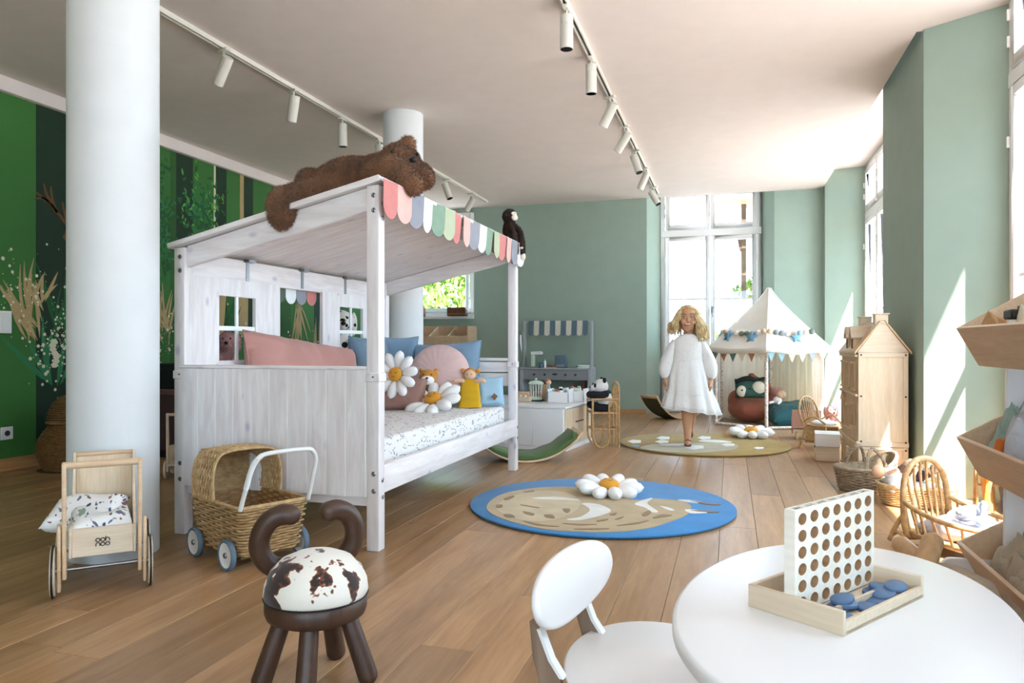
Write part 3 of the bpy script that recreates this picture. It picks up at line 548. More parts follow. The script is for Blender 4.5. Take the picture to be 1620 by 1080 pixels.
cushion('brown_cushion', 'mocha-brown cushion lying behind the near bed post', 'cushion', lean((-2.08, 4.36, .565), R(20), R(20)), .36, .22, .14, 'linen_brown', 5)
t = cushion('sky_cushion', 'small sky-blue cushion with a leather tag at the bed corner', 'cushion', lean((-1.60, 4.80, .57), R(30), R(14)), .2, .21, .11, 'linen_sky', 6)
mat('leather', '7a4a34', .6, .15); MB().box((.055, -.068, -.03), (.035, .003, .035), Euler((0, R(40), R(40))).to_matrix().to_4x4()).build('leather_tag', 'leather', t)
def daisy(label, loc, s, rz, tilt, group='plush daisies', npet=10, face=True):
    t = thing('plush_daisy', label, 'plush flower', loc, rz, group); T = Matrix.Rotation(tilt, 4, 'X') @ Matrix.Scale(s, 4)
    for k in range(npet):
        a = 2 * PI * k / npet + .2; M = T @ TR((0, 0, .2), rz=a) if False else T @ Matrix.Rotation(a, 4, 'Z') @ Matrix.Translation((.31, 0, .10 + .015 * (k % 2))) @ Matrix.Rotation(R(-8), 4, 'Y')
        m = MB(); rs = []
        for i in range(11):
            q = i / 10; x = -.21 + .42 * q; r = max(math.sin(PI * min(1, q * 1.0)) ** .5, .03) * (.068 + .055 * q)
            rs.append([M @ Vector((x, r * 1.05 * math.cos(b), r * .95 * math.sin(b))) for b in [2 * PI * j / 12 for j in range(12)]])
        m.rings(rs).build('petal', 'petal', t, smooth=80)
    MB().ell(T @ Vector((0, 0, .15)), (.155 * s,) * 2 + (.09 * s,), T.to_3x3().normalized().to_4x4(), 22, 12).build('centre', 'daisy_eye', t, smooth=80)
    if face:
        m = MB()
        for x in (-.055, .055): m.ell(T @ Vector((x, .02, .228)), (.013 * s,) * 3)
        m.tube([T @ Vector((.05 * math.sin(q), -.035 - .025 * math.cos(q) , .232 - .004 * abs(q))) for q in [-1 + .25 * k for k in range(9)]], .005 * s, 5).build('face', 'black', t)
    return t
daisy('standing plush daisy with a smiling face leaning behind the bed post', (-2.02, 4.22, .70), .30, R(-3), R(78))
daisy('plush daisy lying on the bed sheet below the lion toy', (-1.845, 4.40, .50), .38, R(-12), R(30))
daisy('plush daisy lying on the blue rug', tuple(onz(963, 786, .0))[:2] + (.018,), .39, R(30), R(6))
daisy('plush daisy lying on the ochre rug', tuple(onz(1188, 694, .0))[:2] + (.018,), .42, R(10), R(5))
# lion toy
t = thing('plush_lion', 'small golden plush lion peeking over the lying daisy', 'plush toy', (-1.95, 4.545, .475), R(15))
m = MB().ell((0, 0, .09), (.06, .055, .09)).ell((0, -.02, .2), (.062, .058, .055)).ell((-.05, 0, .245), (.018, .012, .018)).ell((.05, 0, .245), (.018, .012, .018)).ell((-.07, -.03, .1), (.02, .03, .05)).ell((.07, -.03, .1), (.02, .03, .05))
blob(m, 'body', 'lion_gold', t, .006, 3); MB().ell((0, -.055, .185), (.045, .035, .034)).build('muzzle', 'petal', t, smooth=80)
MB().ell((0, -.088, .2), (.009, .006, .006)).ell((-.026, -.07, .222), (.005,) * 3).ell((.026, -.07, .222), (.005,) * 3).tube([(-.018, -.083, .18), (0, -.09, .175), (.018, -.083, .18)], .002, 5).build('face', 'black', t)
# doll in a yellow sleeping bag
t = thing('sleeping_bag_doll', 'tiny mouse doll tucked in a mustard sleeping bag', 'doll', (-1.685, 4.62, .472), R(12))
rs = []
for i in range(12):
    z = .165 * i / 11; rs.append([Vector((x * (1 - .25 * i / 11), y * (1 - .2 * i / 11) - z * -.12, z + .003 * math.sin(x * 60 + i * 2))) for x, y in rrect(.13 + .004 * math.sin(i * 2.1), .05 + .006 * math.sin(i * 2.1), .022, 4)])
MB().rings(rs).build('sleeping_bag', 'mustard', t, smooth=70); MB().ell((0, .02, .19), (.032, .03, .032)).build('head', 'doll_skin', t, smooth=80)
MB().ell((0, .032, .198), (.036, .026, .034)).ell((-.04, .025, .215), (.014, .007, .014)).ell((.045, .025, .215), (.014, .007, .014)).build('hood', 'lion_gold', t, smooth=80)
for sx in (-1, 1): MB().tube([(sx * .04, .0, .155), (sx * .065, -.005, .16), (sx * .08, -.01, .155)], [.013, .011, .012], 8, round_ends=True).build('arm', 'doll_skin', t)
MB().ell((-.012, -.009, .195), (.003,) * 3).ell((.012, -.009, .195), (.003,) * 3).build('eyes', 'black', t); t.scale = (1.22, 1.2, 1.15)
# ---------------------------------------------------------------- teddy bear on the roof, plush monkey at the corner
n = NT('bear_fur'); co = n.coord(rnd=False); n.col(n.ramp(n.noise(co, 9, 4), [(.3, '5a3820'), (.7, '8a5c38')])).set(Roughness=.9, Sheen_Weight=.3)
mat('bear_pad', '9a6c46', .9, .1); n = NT('monkey_fur'); n.col(n.ramp(n.noise(n.coord(), 20, 3), [(.3, '24160f'), (.7, '3a241a')])).set(Roughness=.9)
bx, by = -1.66, 3.10; t = thing('teddy_bear', 'big brown plush teddy bear lying on its belly on the bed roof', 'plush toy', (bx, by, ZR(bx) + .02))
m = MB()
def E(c, r, rz=0, ry=0, rx=0):
    m.ell(Vector(c), r, Euler((rx, ry, rz)).to_matrix().to_4x4(), 14, 10)
sl_ = .232 / 1.015
def BZ(x): return sl_ * x                                   # roof slope in the bear's frame
E((-.10, .02, BZ(-.10) + .115), (.20, .145, .125), R(22), -ca)     # torso
E((.05, .06, BZ(.05) + .11), (.15, .135, .11), R(22), -ca)
E((.165, .06, BZ(.165) + .15), (.105, .105, .09), R(10))           # head
E((.225, .0, BZ(.2) + .105), (.06, .06, .05))                      # muzzle
E((.215, .05, BZ(.2) + .225), (.042, .03, .04)); E((.09, .13, BZ(.1) + .225), (.042, .03, .04))   # ears
for a, b, c_ in (((-.17, -.03, BZ(-.17) + .075), (-.23, -.12, BZ(-.23) + .07), (-.29, -.225, BZ(-.29) + .03)), ((-.2, .09, BZ(-.2) + .1), (-.28, .07, BZ(-.28) + .16), (-.34, .05, BZ(-.34) + .19))):
    m.tube(spline([a, b, c_], 5), [.095, .092, .09, .088, .085, .082, .08, .078, .078, .078, .078], 12, round_ends=True)
E((-.30, -.25, BZ(-.29) + .005), (.075, .06, .10), R(10)); E((-.365, .05, BZ(-.34) + .20), (.06, .065, .068))       # feet
m.tube(spline([(.06, -.03, BZ(.06) + .09), (.14, -.10, BZ(.14) + .085), (.22, -.09, BZ(.22) + .07), (.285, -.03, BZ(.27) - .0)], 5), [.066] * 6 + [.06] * 5 + [.055] * 5, 12, round_ends=True)
m.tube(spline([(.16, .14, BZ(.16) + .1), (.23, .16, BZ(.23) + .1), (.275, .11, BZ(.26) + .06)], 5), [.06] * 6 + [.055] * 5, 12, round_ends=True)
m.v = [(x * .93, y, z) for x, y, z in m.v]; b = blob(m, 'body', 'bear_fur', t, .012, 3); fur(b, 42000, .016, .0016, 'bear_fur', t, 2, droop=.25)
m = MB(); m.ell((.268, -.035, BZ(.2) + .125), (.018, .014, .013)); m.build('nose', 'black', t)
MB().ell((.165, -.04, BZ(.17) + .175), (.009,) * 3).ell((.258, .03, BZ(.17) + .175), (.009,) * 3).build('eye', 'black', t)

mx_, my_ = X1 - .02, Y1 - .02; t = thing('plush_monkey', 'dark brown plush monkey sitting on the far roof corner', 'plush toy', (mx_, my_, ZR(X1) + .03), R(-20))
m = MB(); E((0, .0, .10), (.055, .06, .1)); E((.0, .0, .22), (.062, .06, .062)); 
m.tube(spline([(.03, -.03, .14), (.075, -.05, .08), (.095, -.06, -.01)], 4), .024, 8, round_ends=True); m.tube(spline([(.03, .03, .14), (.09, .03, .08), (.11, .02, -.03)], 4), .024, 8, round_ends=True)
m.tube(spline([(.02, -.035, .03), (.085, -.045, .03), (.10, -.05, -.10)], 4), .028, 8, round_ends=True); m.tube(spline([(.02, .035, .03), (.09, .04, .03), (.105, .04, -.09)], 4), .028, 8, round_ends=True)
E((0, -.06, .215), (.012, .012, .02)); b = blob(m, 'body', 'monkey_fur', t, .008, 4); fur(b, 9000, .012, .0012, 'monkey_fur', t, 3)
MB().ell((.052, 0, .205), (.025, .035, .026)).ell((.048, 0, .235), (.018, .036, .02)).build('face', 'linen_cream', t, smooth=80); MB().ell((.106, -.052, -.135), (.022, .018, .034)).ell((.115, .04, -.125), (.022, .018, .034)).build('foot', 'linen_cream', t, smooth=80)
MB().ell((.098, -.062, -.032), (.014,) * 3).ell((.113, .02, -.052), (.014,) * 3).build('hand', 'linen_cream', t)
MB().ell((.066, -.014, .236), (.004,) * 3).ell((.066, .014, .236), (.004,) * 3).build('eye', 'black', t); t.scale = (.84,) * 3
# ---------------------------------------------------------------- wicker materials
def wicker(name, h1, h2, rough=.6):
    n = NT(name); co = n.coord(); n.col(n.ramp(n.noise(co, 38, 3), [(.3, h1), (.7, h2)])).set(Roughness=rough); n.bump(n.noise(co, 200, 2), .3, .001); return n.m
wicker('wicker_honey', 'a98556', 'd2b080'); wicker('wicker_dark', '80582f', 'ab7d49'); wicker('wicker_light', 'c09a66', 'e2c594'); wicker('wicker_grey', '84705a', 'b09c80'); wicker('rattan', 'ad8350', 'd3ac78', .4); mat('wicker_core', '5b4226', .9, .1)
def basket(parent, name, S, rows, N, m, core='wicker_core', r=.004, amp=.003, seed=0, inner=.006, nt=10, nn=48):
    o = weave(MB(), S, rows, N, r, amp, 4, .75, .2, seed).build(name, m, parent, smooth=60)
    MB().rings([[S(k / nn, i / nt)[0] - S(k / nn, i / nt)[1] * inner for k in range(nn)] for i in range(nt + 1)], cap=False).build('blocking_shell', core, parent, smooth=60); return o  # added shell behind the strands blocks light; darker tones stand for shade in gaps
def surf_round(prof, cx=0, cy=0, sx=1, sy=1):              # prof(t) -> r, z
    def S(a, t):
        r, z = prof(t); an = 2 * PI * a; return Vector((cx + r * sx * math.cos(an), cy + r * sy * math.sin(an), z)), Vector((math.cos(an), math.sin(an), 0))
    return S
# pear basket
t = thing('pear_basket', 'pear-shaped lidded wicker basket against the green wall', 'basket', (-4.56, 4.15, 0))
S1 = surf_round(lambda t: (.165 + .075 * math.sin(PI * min(1, t * .85 + .12)) - .06 * max(0, t - .65), .005 + .325 * t)); basket(t, 'body', S1, 34, 26, 'wicker_dark', r=.005, amp=.0035)
S2 = surf_round(lambda t: (.165 * math.cos(t * PI / 2) ** .75 + .012 * (1 - t), .345 + .19 * math.sin(t * PI / 2))); basket(t, 'lid', S2, 18, 22, 'wicker_dark', r=.005, amp=.003, seed=2)
MB().tube([(.178 * math.cos(a), .178 * math.sin(a), .34) for a in [2 * PI * k / 40 for k in range(40)]], .009, 8, True).build('rim', 'wicker_dark', t)
MB().lathe([(0, 0), (.24, 0), (.16, .006), (0, .006)]).build('base', 'wicker_core', t); mat('felt_black', '1c2420', .9, .1)
MB().prism([(0, 0), (.018, .03), (.015, .07), (0, .1), (-.012, .06), (-.012, .025)], -.004, .004, TR((0, 0, .53), rx=R(90), rz=R(40))).build('leaf', 'felt_black', t, bevel=.001)
# ---------------------------------------------------------------- plywood doll pram
printed('forest_print', 'f0eeea', ['5f7a6e', '8d5f63', '3d4c66', '8aa394', '6e6a86'], 48, .42, .2)
pr = thing('doll_pram', 'pale plywood doll pram with leaf-print bedding and ooh noo lettering', 'doll pram', (-2.30, 2.22, 0), R(45))
hw, hl = .108, .155                                        # half width (x), half length (y); y- faces the viewer
sp = [(-hl, .13), (hl, .13), (hl + .01, .465), (hl - .02, .475), (hl - .05, .40), (hl - .09, .32), (hl - .15, .265), (-.06, .245), (-hl, .24)]
My = lambda x: Matrix(((0, 0, 1, x), (1, 0, 0, 0), (0, 1, 0, 0), (0, 0, 0, 1)))
for x in (-hw, hw - .01): MB().prism(sp, 0, .01, My(x)).build('side_panel', 'birch', pr, bevel=.002)
fp = MB().b2(-hw + .01, hw - .01, -hl, -hl + .01, .132, .235).build('end_panel', 'birch', pr, bevel=.002)
MB().b2(-hw + .01, hw - .01, hl - .012, hl - .002, .132, .455).build('hood_panel', 'birch_z', pr, bevel=.002); MB().b2(-hw + .01, hw - .01, -hl + .01, hl - .012, .14, .15).build('floor_panel', 'birch', pr)
MB().tube([(-hw, hl, .462), (hw, hl, .462)], .009, 12).build('top_rail', 'beech', pr)
for sx in (-1, 1):
    x = sx * (hw + .012); MB().prism([(-hl - .012, .06), (-hl + .015, .06), (-hl - .005, .475), (-hl - .02, .482), (-hl - .035, .475)], -.007, .007, My(x)).build('handle_post', 'beech', pr, bevel=.003)
    MB().prism([(-hl - .02, .0 + .02), (-hl + .012, .02), (-hl + .012, .25), (-hl - .004, .262), (-hl - .02, .25)], -.006, .006, My(sx * (hw + .028))).build('wheel_strut', 'beech', pr, bevel=.003)
    for y in (-hl + .0, hl - .03):
        c = Matrix.Translation((sx * (hw + .046), y, .093)) @ Matrix.Rotation(R(90), 4, 'Y'); q = MB().lathe([(0, -.007), (.086, -.007), (.086, .007), (0, .007)], n=40, M=c).build('wheel', 'birch', pr)
        MB().lathe([(.084, -.0035), (.093, -.003), (.093, .003), (.084, .0035)], n=40, M=c, closed=True).build('tyre', 'black', q); MB().lathe([(0, -.01), (.012, -.01), (.012, .01), (0, .01)], n=16, M=c).build('hub', 'steel', q)
MB().tube([(-hw - .012, -hl - .02, .468), (hw + .012, -hl - .02, .468)], .013, 14).build('handle_bar', 'beech', pr)
for y in (-hl + .0, hl - .03): MB().tube([(-hw - .046, y, .093), (hw + .046, y, .093)], .006, 8).build('axle', 'steel', pr)
# the two lines of rounded lettering
def lettering(par, x0, z0, h, y, txt, m):
    st = .0016; gap = h * 1.25; x = x0
    for ch in txt:
        r = h / 2; mb = MB()
        ring = [(x + r * math.cos(a), y, z0 + r * math.sin(a)) for a in [2 * PI * k / 20 for k in range(20)]]
        arch = [(x - r, y, z0 - r)] + [(x + r * math.cos(a), y, z0 + r * math.sin(a)) for a in [PI - PI * k / 10 for k in range(11)]] + [(x + r, y, z0 - r)]
        if ch == 'o': mb.tube(ring, st, 5, True)
        elif ch == 'n': mb.tube(arch, st, 5)
        elif ch == 'h': mb.tube(arch, st, 5).tube([(x - r, y, z0 - r), (x - r, y, z0 + r * 1.9)], st, 5)
        mb.build('letter', m, par); x += gap
lettering(fp, -.016, .188, .0125, -hl - .0012, 'ooh', 'black'); lettering(fp, -.016, .172, .0125, -hl - .0012, 'noo', 'black')
q = thing('doll_pillow', 'leaf-print pillow and quilt bunched inside the plywood doll pram', 'pillow', (-2.30, 2.22, .155), R(45))
MB().pillow(.215, .22, .1, TR((-.01, -.035, .075), rx=R(8), rz=R(4)), 20, .1, .02, 3).build('quilt', 'forest_print', q, smooth=80); MB().pillow(.26, .19, .09, TR((-.06, .03, .10), rx=R(22), rz=R(-18)), 20, .14, .02, 5).build('pillow', 'forest_print', q, smooth=80)
# ---------------------------------------------------------------- wicker doll pram
wp = thing('wicker_pram', 'honey wicker doll pram with hood, white handle and grey-blue wheels', 'doll pram', (-1.965, 2.644, 0), R(64))
hx, hy = .150, .222
def Sb(a, t):                                             # tapered box, x = width, y = length
    w_, l_ = hx * (.86 + .14 * t), hy * (.84 + .16 * t); P = rr_pt(a, w_ * 2, l_ * 2, .025); return Vector((P[0], P[1], .05 + .2 * t)), Vector((P[2], P[3], 0))
def rr_pt(a, w_, h_, r):
    pts = rrect(w_, h_, r, 4); n = len(pts); seg = [(Vector(pts[(i + 1) % n]) - Vector(pts[i])).length for i in range(n)]; L = sum(seg); d = (a % 1) * L
    for i in range(n):
        if d <= seg[i] or i == n - 1:
            p, q = Vector(pts[i]), Vector(pts[(i + 1) % n]); f = d / max(seg[i], 1e-9); x = p + (q - p) * f; tt = (q - p).normalized() if seg[i] > 1e-9 else Vector((1, 0)); return x.x, x.y, tt.y, -tt.x
        d -= seg[i]
basket(wp, 'body', Sb, 17, 30, 'wicker_honey', 'wicker_dark', r=.0058, amp=.0055)
MB().tube([Sb(k / 60, 1.0)[0] + Vector((0, 0, .004)) for k in range(60)], .0075, 6, True).build('rim', 'wicker_honey', wp); MB().b2(-hx * .86, hx * .86, -hy * .84, hy * .84, .045, .055).build('bottom', 'wicker_core', wp)
# hood: arch over the far half
def Sh(a, t):                                             # a across the arch, t from front edge to back
    pr_ = [(-hx, .255), (-hx - .004, .34), (-hx + .012, .415), (-hx + .05, .448), (0, .456), (hx - .05, .448), (hx - .012, .415), (hx + .004, .34), (hx, .255)]
    P = spline([(x, 0, z) for x, z in pr_], 6); k = min(len(P) - 1, max(0, a * (len(P) - 1))); i = int(k); p = P[i].lerp(P[min(i + 1, len(P) - 1)], k - i); q = (P[min(i + 1, len(P) - 1)] - P[max(i - 1, 0)]).normalized()
    y = hy * (.02 + .98 * t); sc = 1 - .10 * max(0, t - .55) / .45
    return Vector((p.x * sc, y, .255 + (p.z - .255) * sc)), Vector((-q.z, 0, q.x))
mb = MB()
weave(mb, Sh, 18, 28, .0058, .005, 4, .75, .2, 4, False); mb.build('hood', 'wicker_honey', wp, smooth=60)
MB().rings([[Sh(k / 40, i / 4)[0] - Sh(k / 40, i / 4)[1] * .005 for k in range(41)] for i in range(5)], cap=False, loop=False).build('hood_lining', 'wicker_honey', wp)
bk = [Sh(k / 40, 1)[0] for k in range(41)]; mb = MB().prism([(p.x, p.z) for p in bk], -.003, .003, Matrix(((1, 0, 0, 0), (0, 0, 1, hy), (0, 1, 0, 0), (0, 0, 0, 1)))); mb.build('hood_back', 'wicker_honey', wp)
mb = MB()
for i in range(18):
    z = .262 + .0105 * i; xs = [p.x for p in bk if abs(p.z - z) < .03]; w_ = max(abs(x) for x in xs) - .006 if xs else .1
    mb.tube([(-w_ + 2 * w_ * k / 40, hy - .006 + .0025 * math.sin(PI * 16 * k / 40 + PI * i), z) for k in range(41)], .0045, 5)
mb.build('hood_back_weave', 'wicker_honey', wp, smooth=60)
for tt in (0, 1): MB().tube([Sh(k / 50, tt)[0] for k in range(51)], .0075, 6).build('hood_rim', 'wicker_honey', wp)
hb = [(-hx, -hy, .25), (-hx + .004, -hy - .035, .33), (-hx + .012, -hy - .07, .42), (-hx + .035, -hy - .085, .462), (-hx + .08, -hy - .09, .475), (hx - .07, -hy - .09, .475), (hx - .03, -hy - .085, .462), (hx - .008, -hy - .07, .42), (hx - .004, -hy - .035, .33), (hx, -hy, .25)]
P = spline(hb, 6); h = MB().tube(P, .009, 10).build('handle', 'plastic_white', wp)
mb = MB()
for k in range(60):
    f = len(P) * (.12 + .25 * k / 60); i = int(f); p = P[i].lerp(P[i + 1], f - i); d = (P[i + 1] - P[i]).normalized(); a = d.orthogonal().normalized(); b = d.cross(a)
    mb.tube([p + a * .0095 * math.cos(q) + b * .0095 * math.sin(q) for q in [2 * PI * j / 10 for j in range(10)]], .0016, 4, True)
mb.build('handle_wrap', 'plastic_white', h); mat('tyre_blue', '5d7180', .6, .08)
for sx in (-1, 1):
    for y in (-hy * .62, hy * .68):
        c = Matrix.Translation((sx * (hx + .012), y, .062)) @ Matrix.Rotation(R(90), 4, 'Y')
        q = MB().lathe([(.05, -.009), (.058, -.011), (.062, -.006), (.062, .006), (.058, .011), (.05, .009)], n=36, M=c, closed=True).build('wheel', 'tyre_blue', wp); MB().lathe([(0, -.006), (.046, -.006), (.051, -.009), (.051, .009), (.046, .006), (0, .006)], n=36, M=c).build('rim_disc', 'plastic_white', q)
        MB().lathe([(0, -.013), (.009, -.013), (.012, -.008), (.012, .008), (.009, .013), (0, .013)], n=14, M=c).build('hub', 'steel', q)
for y in (-hy * .62, hy * .68): MB().tube([(-hx - .012, y, .062), (hx + .012, y, .062)], .005, 8).build('axle', 'steel', wp)
# ---------------------------------------------------------------- cow stool
n = NT('cowhide'); co = n.coord(rnd=False); a = n.noise(co, 12.5, 3, .55, .2); f = n.ramp(a, [(.512, (0,) * 3), (.522, (1,) * 3)]); b = n.ramp(a, [(.52, '8a4a20'), (.555, '2a1811'), (1, '140d0c')])
n.col(n.mix(f, 'ece6da', b)).set(Roughness=.75, Sheen_Weight=.3); n.bump(n.noise(n.coord((1, 1, 1), False), 300, 2), .25, .002)
st = thing('calf_stool', 'dark walnut stool with curled horns and cowhide seat', 'stool', (-1.068, 1.725, 0), R(42))
MB().lathe([(0, .168), (.118, .168), (.138, .178), (.143, .192), (.143, .222), (.136, .228), (0, .228)], n=56, sx=.94, sy=.94).build('seat_base', 'walnut', st, smooth=50)
MB().lathe([(.138, .222), (.146, .235), (.143, .262), (.128, .295), (.10, .322), (.06, .338), (.02, .343), (0.0005, .343)], n=56, sx=.94, sy=.94).build('seat_pad', 'cowhide', st, smooth=80)
MB().tube([(.137 * math.cos(a), .137 * math.sin(a), .228) for a in [2 * PI * k / 60 for k in range(60)]], .002, 5, True).build('piping', 'black', st)
for x, y in ((-.138, .0), (-.05, -.127), (.117, -.08), (.073, .104)):
    d = Vector((x, y, 0)); MB().tube([(x * .6, y * .6, .185), (x * 1.02, y * 1.02, .02)], [.024, .027], 20, round_ends=True).build('leg', 'walnut', st)
for sx in (-1, 1):
    P = [(sx * .04, .118, .285), (sx * .08, .14, .285), (sx * .12, .145, .30), (sx * .148, .142, .34), (sx * .148, .135, .385), (sx * .125, .125, .425), (sx * .09, .115, .443), (sx * .062, .108, .442)]
    if sx < 0: P = [(x + .005, y, z) for x, y, z in P]
    P = [(x * .9, y, z - .02) for x, y, z in P]
    MB().tube(spline(P, 5), .0285, 20, round_ends=True).build('horn', 'walnut', st, smooth=60)
MB().tube([(-.07, .115, .24), (-.05, .12, .285), (.05, .12, .285), (.07, .115, .24)], .024, 14).build('horn_bridge', 'walnut', st)
# ---------------------------------------------------------------- dim corner by the mural
mat('plum', '4a3230', .8, .15, 5, .1, 60); mat('plum_light', '6d4d48', .8, .1)
t = thing('storage_bench', 'low dark plum storage bench along the mural wall', 'bench', (-4.45, 6.2, 0))
for i in range(3): MB().b2(-.4, .4, -1.5 + i, -.51 + i, .06, .5).build('drawer_unit', 'plum', t, bevel=.006)
MB().b2(-.42, .42, -1.52, 1.52, .5, .54).build('top', 'plum_light', t, bevel=.006); MB().b2(-.38, .38, -1.46, 1.46, 0, .06).build('plinth', 'black', t)
t = thing('toy_crate', 'black crate standing on the dark bench left of the bed post', 'crate', (-4.4, 4.98, .54)); MB().b2(-.2, .2, -.2, .2, 0, .02).build('bottom', 'black', t)
for a in ((-.2, .2, -.2, -.185), (-.2, .2, .185, .2), (-.2, -.185, -.2, .2), (.185, .2, -.2, .2)): MB().b2(*a, .02, .2).build('side', 'black', t, bevel=.003)
t = thing('toy_walker', 'small plywood toy walker behind the white column', 'toy cart', (-3.55, 4.15, 0), R(30))
for x in (-.12, .12): MB().prism([(-.14, .05), (.14, .05), (.14, .2), (-.1, .22), (-.12, .44), (-.15, .44)], -.006, .006, My(x)).build('side_panel', 'birch', t, bevel=.002)
MB().b2(-.12, .12, -.14, .14, .09, .1).build('floor_panel', 'birch', t); MB().tube([(-.12, -.135, .43), (.12, -.135, .43)], .01, 10).build('handle_bar', 'beech', t); MB().b2(-.115, .115, .125, .135, .1, .2).build('end_panel', 'birch', t)
for x in (-.135, .135):
    for y in (-.1, .1): MB().lathe([(0, -.007), (.06, -.007), (.06, .007), (0, .007)], n=28, M=Matrix.Translation((x, y, .06)) @ Matrix.Rotation(R(90), 4, 'Y')).build('wheel', 'birch', t)
n = NT('dalmatian'); v = n.new('ShaderNodeTexVoronoi'); v.inputs['Scale'].default_value = 11; n.lk(n.coord(rnd=False), v.inputs['Vector']); n.col(n.mix(n.ramp(v.outputs['Distance'], [(.36, (1,) * 3), (.41, (0,) * 3)]), 'e9e6e0', '1a1818')).set(Roughness=.9)
mat('plush_pink', 'c99a98', .95, .1); mat('plush_black', '1e1c22', .95, .15, 30); mat('plush_white', 'ebe8e3', .95, .05)
def sitting_dog(t, s, m):
    b = MB(); e = lambda c, r: b.ell(Vector(c) * s, [x * s for x in r])
    e((0, 0, .24), (.15, .14, .25)); e((0, -.04, .58), (.12, .12, .13)); e((0, -.16, .54), (.07, .09, .06)); e((-.13, .0, .56), (.04, .06, .13)); e((.13, 0, .56), (.04, .06, .13)); e((-.14, -.12, .07), (.07, .17, .07)); e((.14, -.12, .07), (.07, .17, .07)); e((-.09, -.13, .22), (.045, .05, .2)); e((.09, -.13, .22), (.045, .05, .2))
    o = blob(b, 'body', m, t, .014 * s / .9, 4); MB().ell(Vector((0, -.245, .56)) * s, [.025 * s] * 3).build('nose', 'black', t); MB().ell(Vector((-.05, -.145, .62)) * s, [.013 * s] * 3).build('eye', 'black', t); MB().ell(Vector((.05, -.145, .62)) * s, [.013 * s] * 3).build('eye', 'black', t)
    return o
t = thing('plush_dalmatian', 'large spotted plush dalmatian seen through the second bed window', 'plush toy', (-4.2, 7.3, .54), R(35)); sitting_dog(t, 1.05, 'dalmatian')
t = thing('plush_rabbit', 'fluffy pink plush seen through the first bed window', 'plush toy', (-4.35, 5.55, .54), R(35)); o = sitting_dog(t, .66, 'plush_pink'); fur(o, 9000, .02, .002, 'plush_pink', t, 5)
# ---------------------------------------------------------------- round rugs
def rugmat(name, h, var=.12):
    n = NT(name); co = n.coord(rnd=False); n.col(n.ramp(n.noise(co, 7, 4), [(.3, dark(h, 1 - var)), (.7, dark(h, 1 + var))])).set(Roughness=.95, Sheen_Weight=.25); n.bump(n.noise(co, 220, 2), .8, .006)
for nm, h in (('rug_blue', '1f7fbd'), ('rug_sand', 'b99f72'), ('rug_sandlight', 'c9b58c'), ('rug_white', 'e9e6dd'), ('rug_brown', '8a6634'), ('rug_ochre', 'a98a3a'), ('rug_beige', 'b7ad8c'), ('rug_dark', '24323a'), ('rug_sky', '8fb4c4')): rugmat(nm, h)
def rug(label, c, r, m, backing):
    t = thing('round_rug', label, 'rug', (c[0], c[1], 0)); MB().lathe([(0, .001), (r - .004, .001), (r - .002, .006), (r - .006, .007), (0, .007)], n=96).build('backing', backing, t)
    MB().lathe([(0, .006), (r - .004, .006), (r, .010), (r, .014), (r - .008, .018), (0, .018)], n=96).build('pile', m, t, smooth=60); return t
def motif(t, pts, m, nm, zz, conv):
    P = [onz(*conv(x, y), .018) for x, y in pts]; P = spline([(p.x, p.y, 0) for p in P], 4, True)
    MB().prism([(p.x, p.y) for p in P], .0175, .0175 + zz, None).build(nm, m, t, w=True, smooth=0)
rb = rug('round blue rug with a sand-coloured tufted animal motif', (-.692, 4.03), .727, 'rug_blue', 'rug_dark'); cv = lambda x, y: (720 + x / 3.522, 740 + y / 3.522)
motif(rb, [(175, 225), (205, 178), (280, 142), (400, 118), (560, 106), (720, 112), (860, 140), (1000, 180), (1100, 172), (1250, 185), (1310, 208), (1310, 235), (1290, 262), (1200, 300), (1080, 335), (900, 357), (700, 356), (500, 342), (330, 305), (220, 265)], 'rug_sand', 'motif_body', .003, cv)
motif(rb, [(230, 225), (300, 165), (430, 135), (600, 135), (700, 190), (640, 260), (480, 300), (320, 280)], 'rug_sandlight', 'motif_light', .0035, cv)
for p in ([(620, 290), (700, 275), (752, 235), (705, 200), (800, 206), (868, 240), (810, 268), (700, 292)], [(425, 172), (560, 164), (700, 182), (560, 179)], [(1000, 205), (1040, 185), (1100, 170), (1070, 200), (1130, 245), (1100, 250), (1055, 222)], [(1240, 180), (1310, 182), (1390, 197), (1290, 192)], [(1280, 235), (1340, 236), (1405, 250), (1310, 253)], [(1140, 215), (1185, 222), (1222, 238), (1190, 238)]): motif(rb, p, 'rug_white', 'motif_patch', .0045, cv)
for p in ([(230, 210), (262, 208), (262, 222), (232, 224)], [(270, 262), (310, 262), (335, 278), (285, 275)], [(380, 245), (440, 258), (430, 268), (390, 258)], [(495, 265), (540, 265), (555, 283), (510, 280)], [(600, 232), (640, 232), (632, 252), (610, 248)], [(270, 175), (320, 158), (330, 164), (290, 182)], [(370, 208), (460, 222), (460, 226), (375, 213)], [(380, 298), (480, 318), (580, 330), (460, 324)], [(600, 312), (700, 316), (790, 318), (690, 322)], [(790, 298), (850, 286), (845, 294), (800, 302)], [(860, 262), (900, 252), (890, 266)], [(890, 290), (940, 272), (925, 285)], [(900, 325), (1000, 308), (1080, 296), (1010, 316)], [(1100, 282), (1150, 262), (1210, 268), (1140, 280)], [(380, 138), (440, 128), (430, 136)], [(660, 344), (760, 340), (860, 342), (760, 348)], [(1040, 262), (1080, 240), (1090, 255), (1060, 272)], [(1310, 185), (1420, 200), (1480, 208), (1400, 205)], [(1310, 240), (1400, 240), (1470, 248), (1400, 250)]): motif(rb, p, 'rug_brown', 'motif_stroke', .005, cv)
ro = rug('round ochre rug with pale floral tufts under the girl', (-.23, 6.72), .735, 'rug_ochre', 'rug_brown'); cv = lambda x, y: (970 + x / 5.4, 640 + y / 5.4)
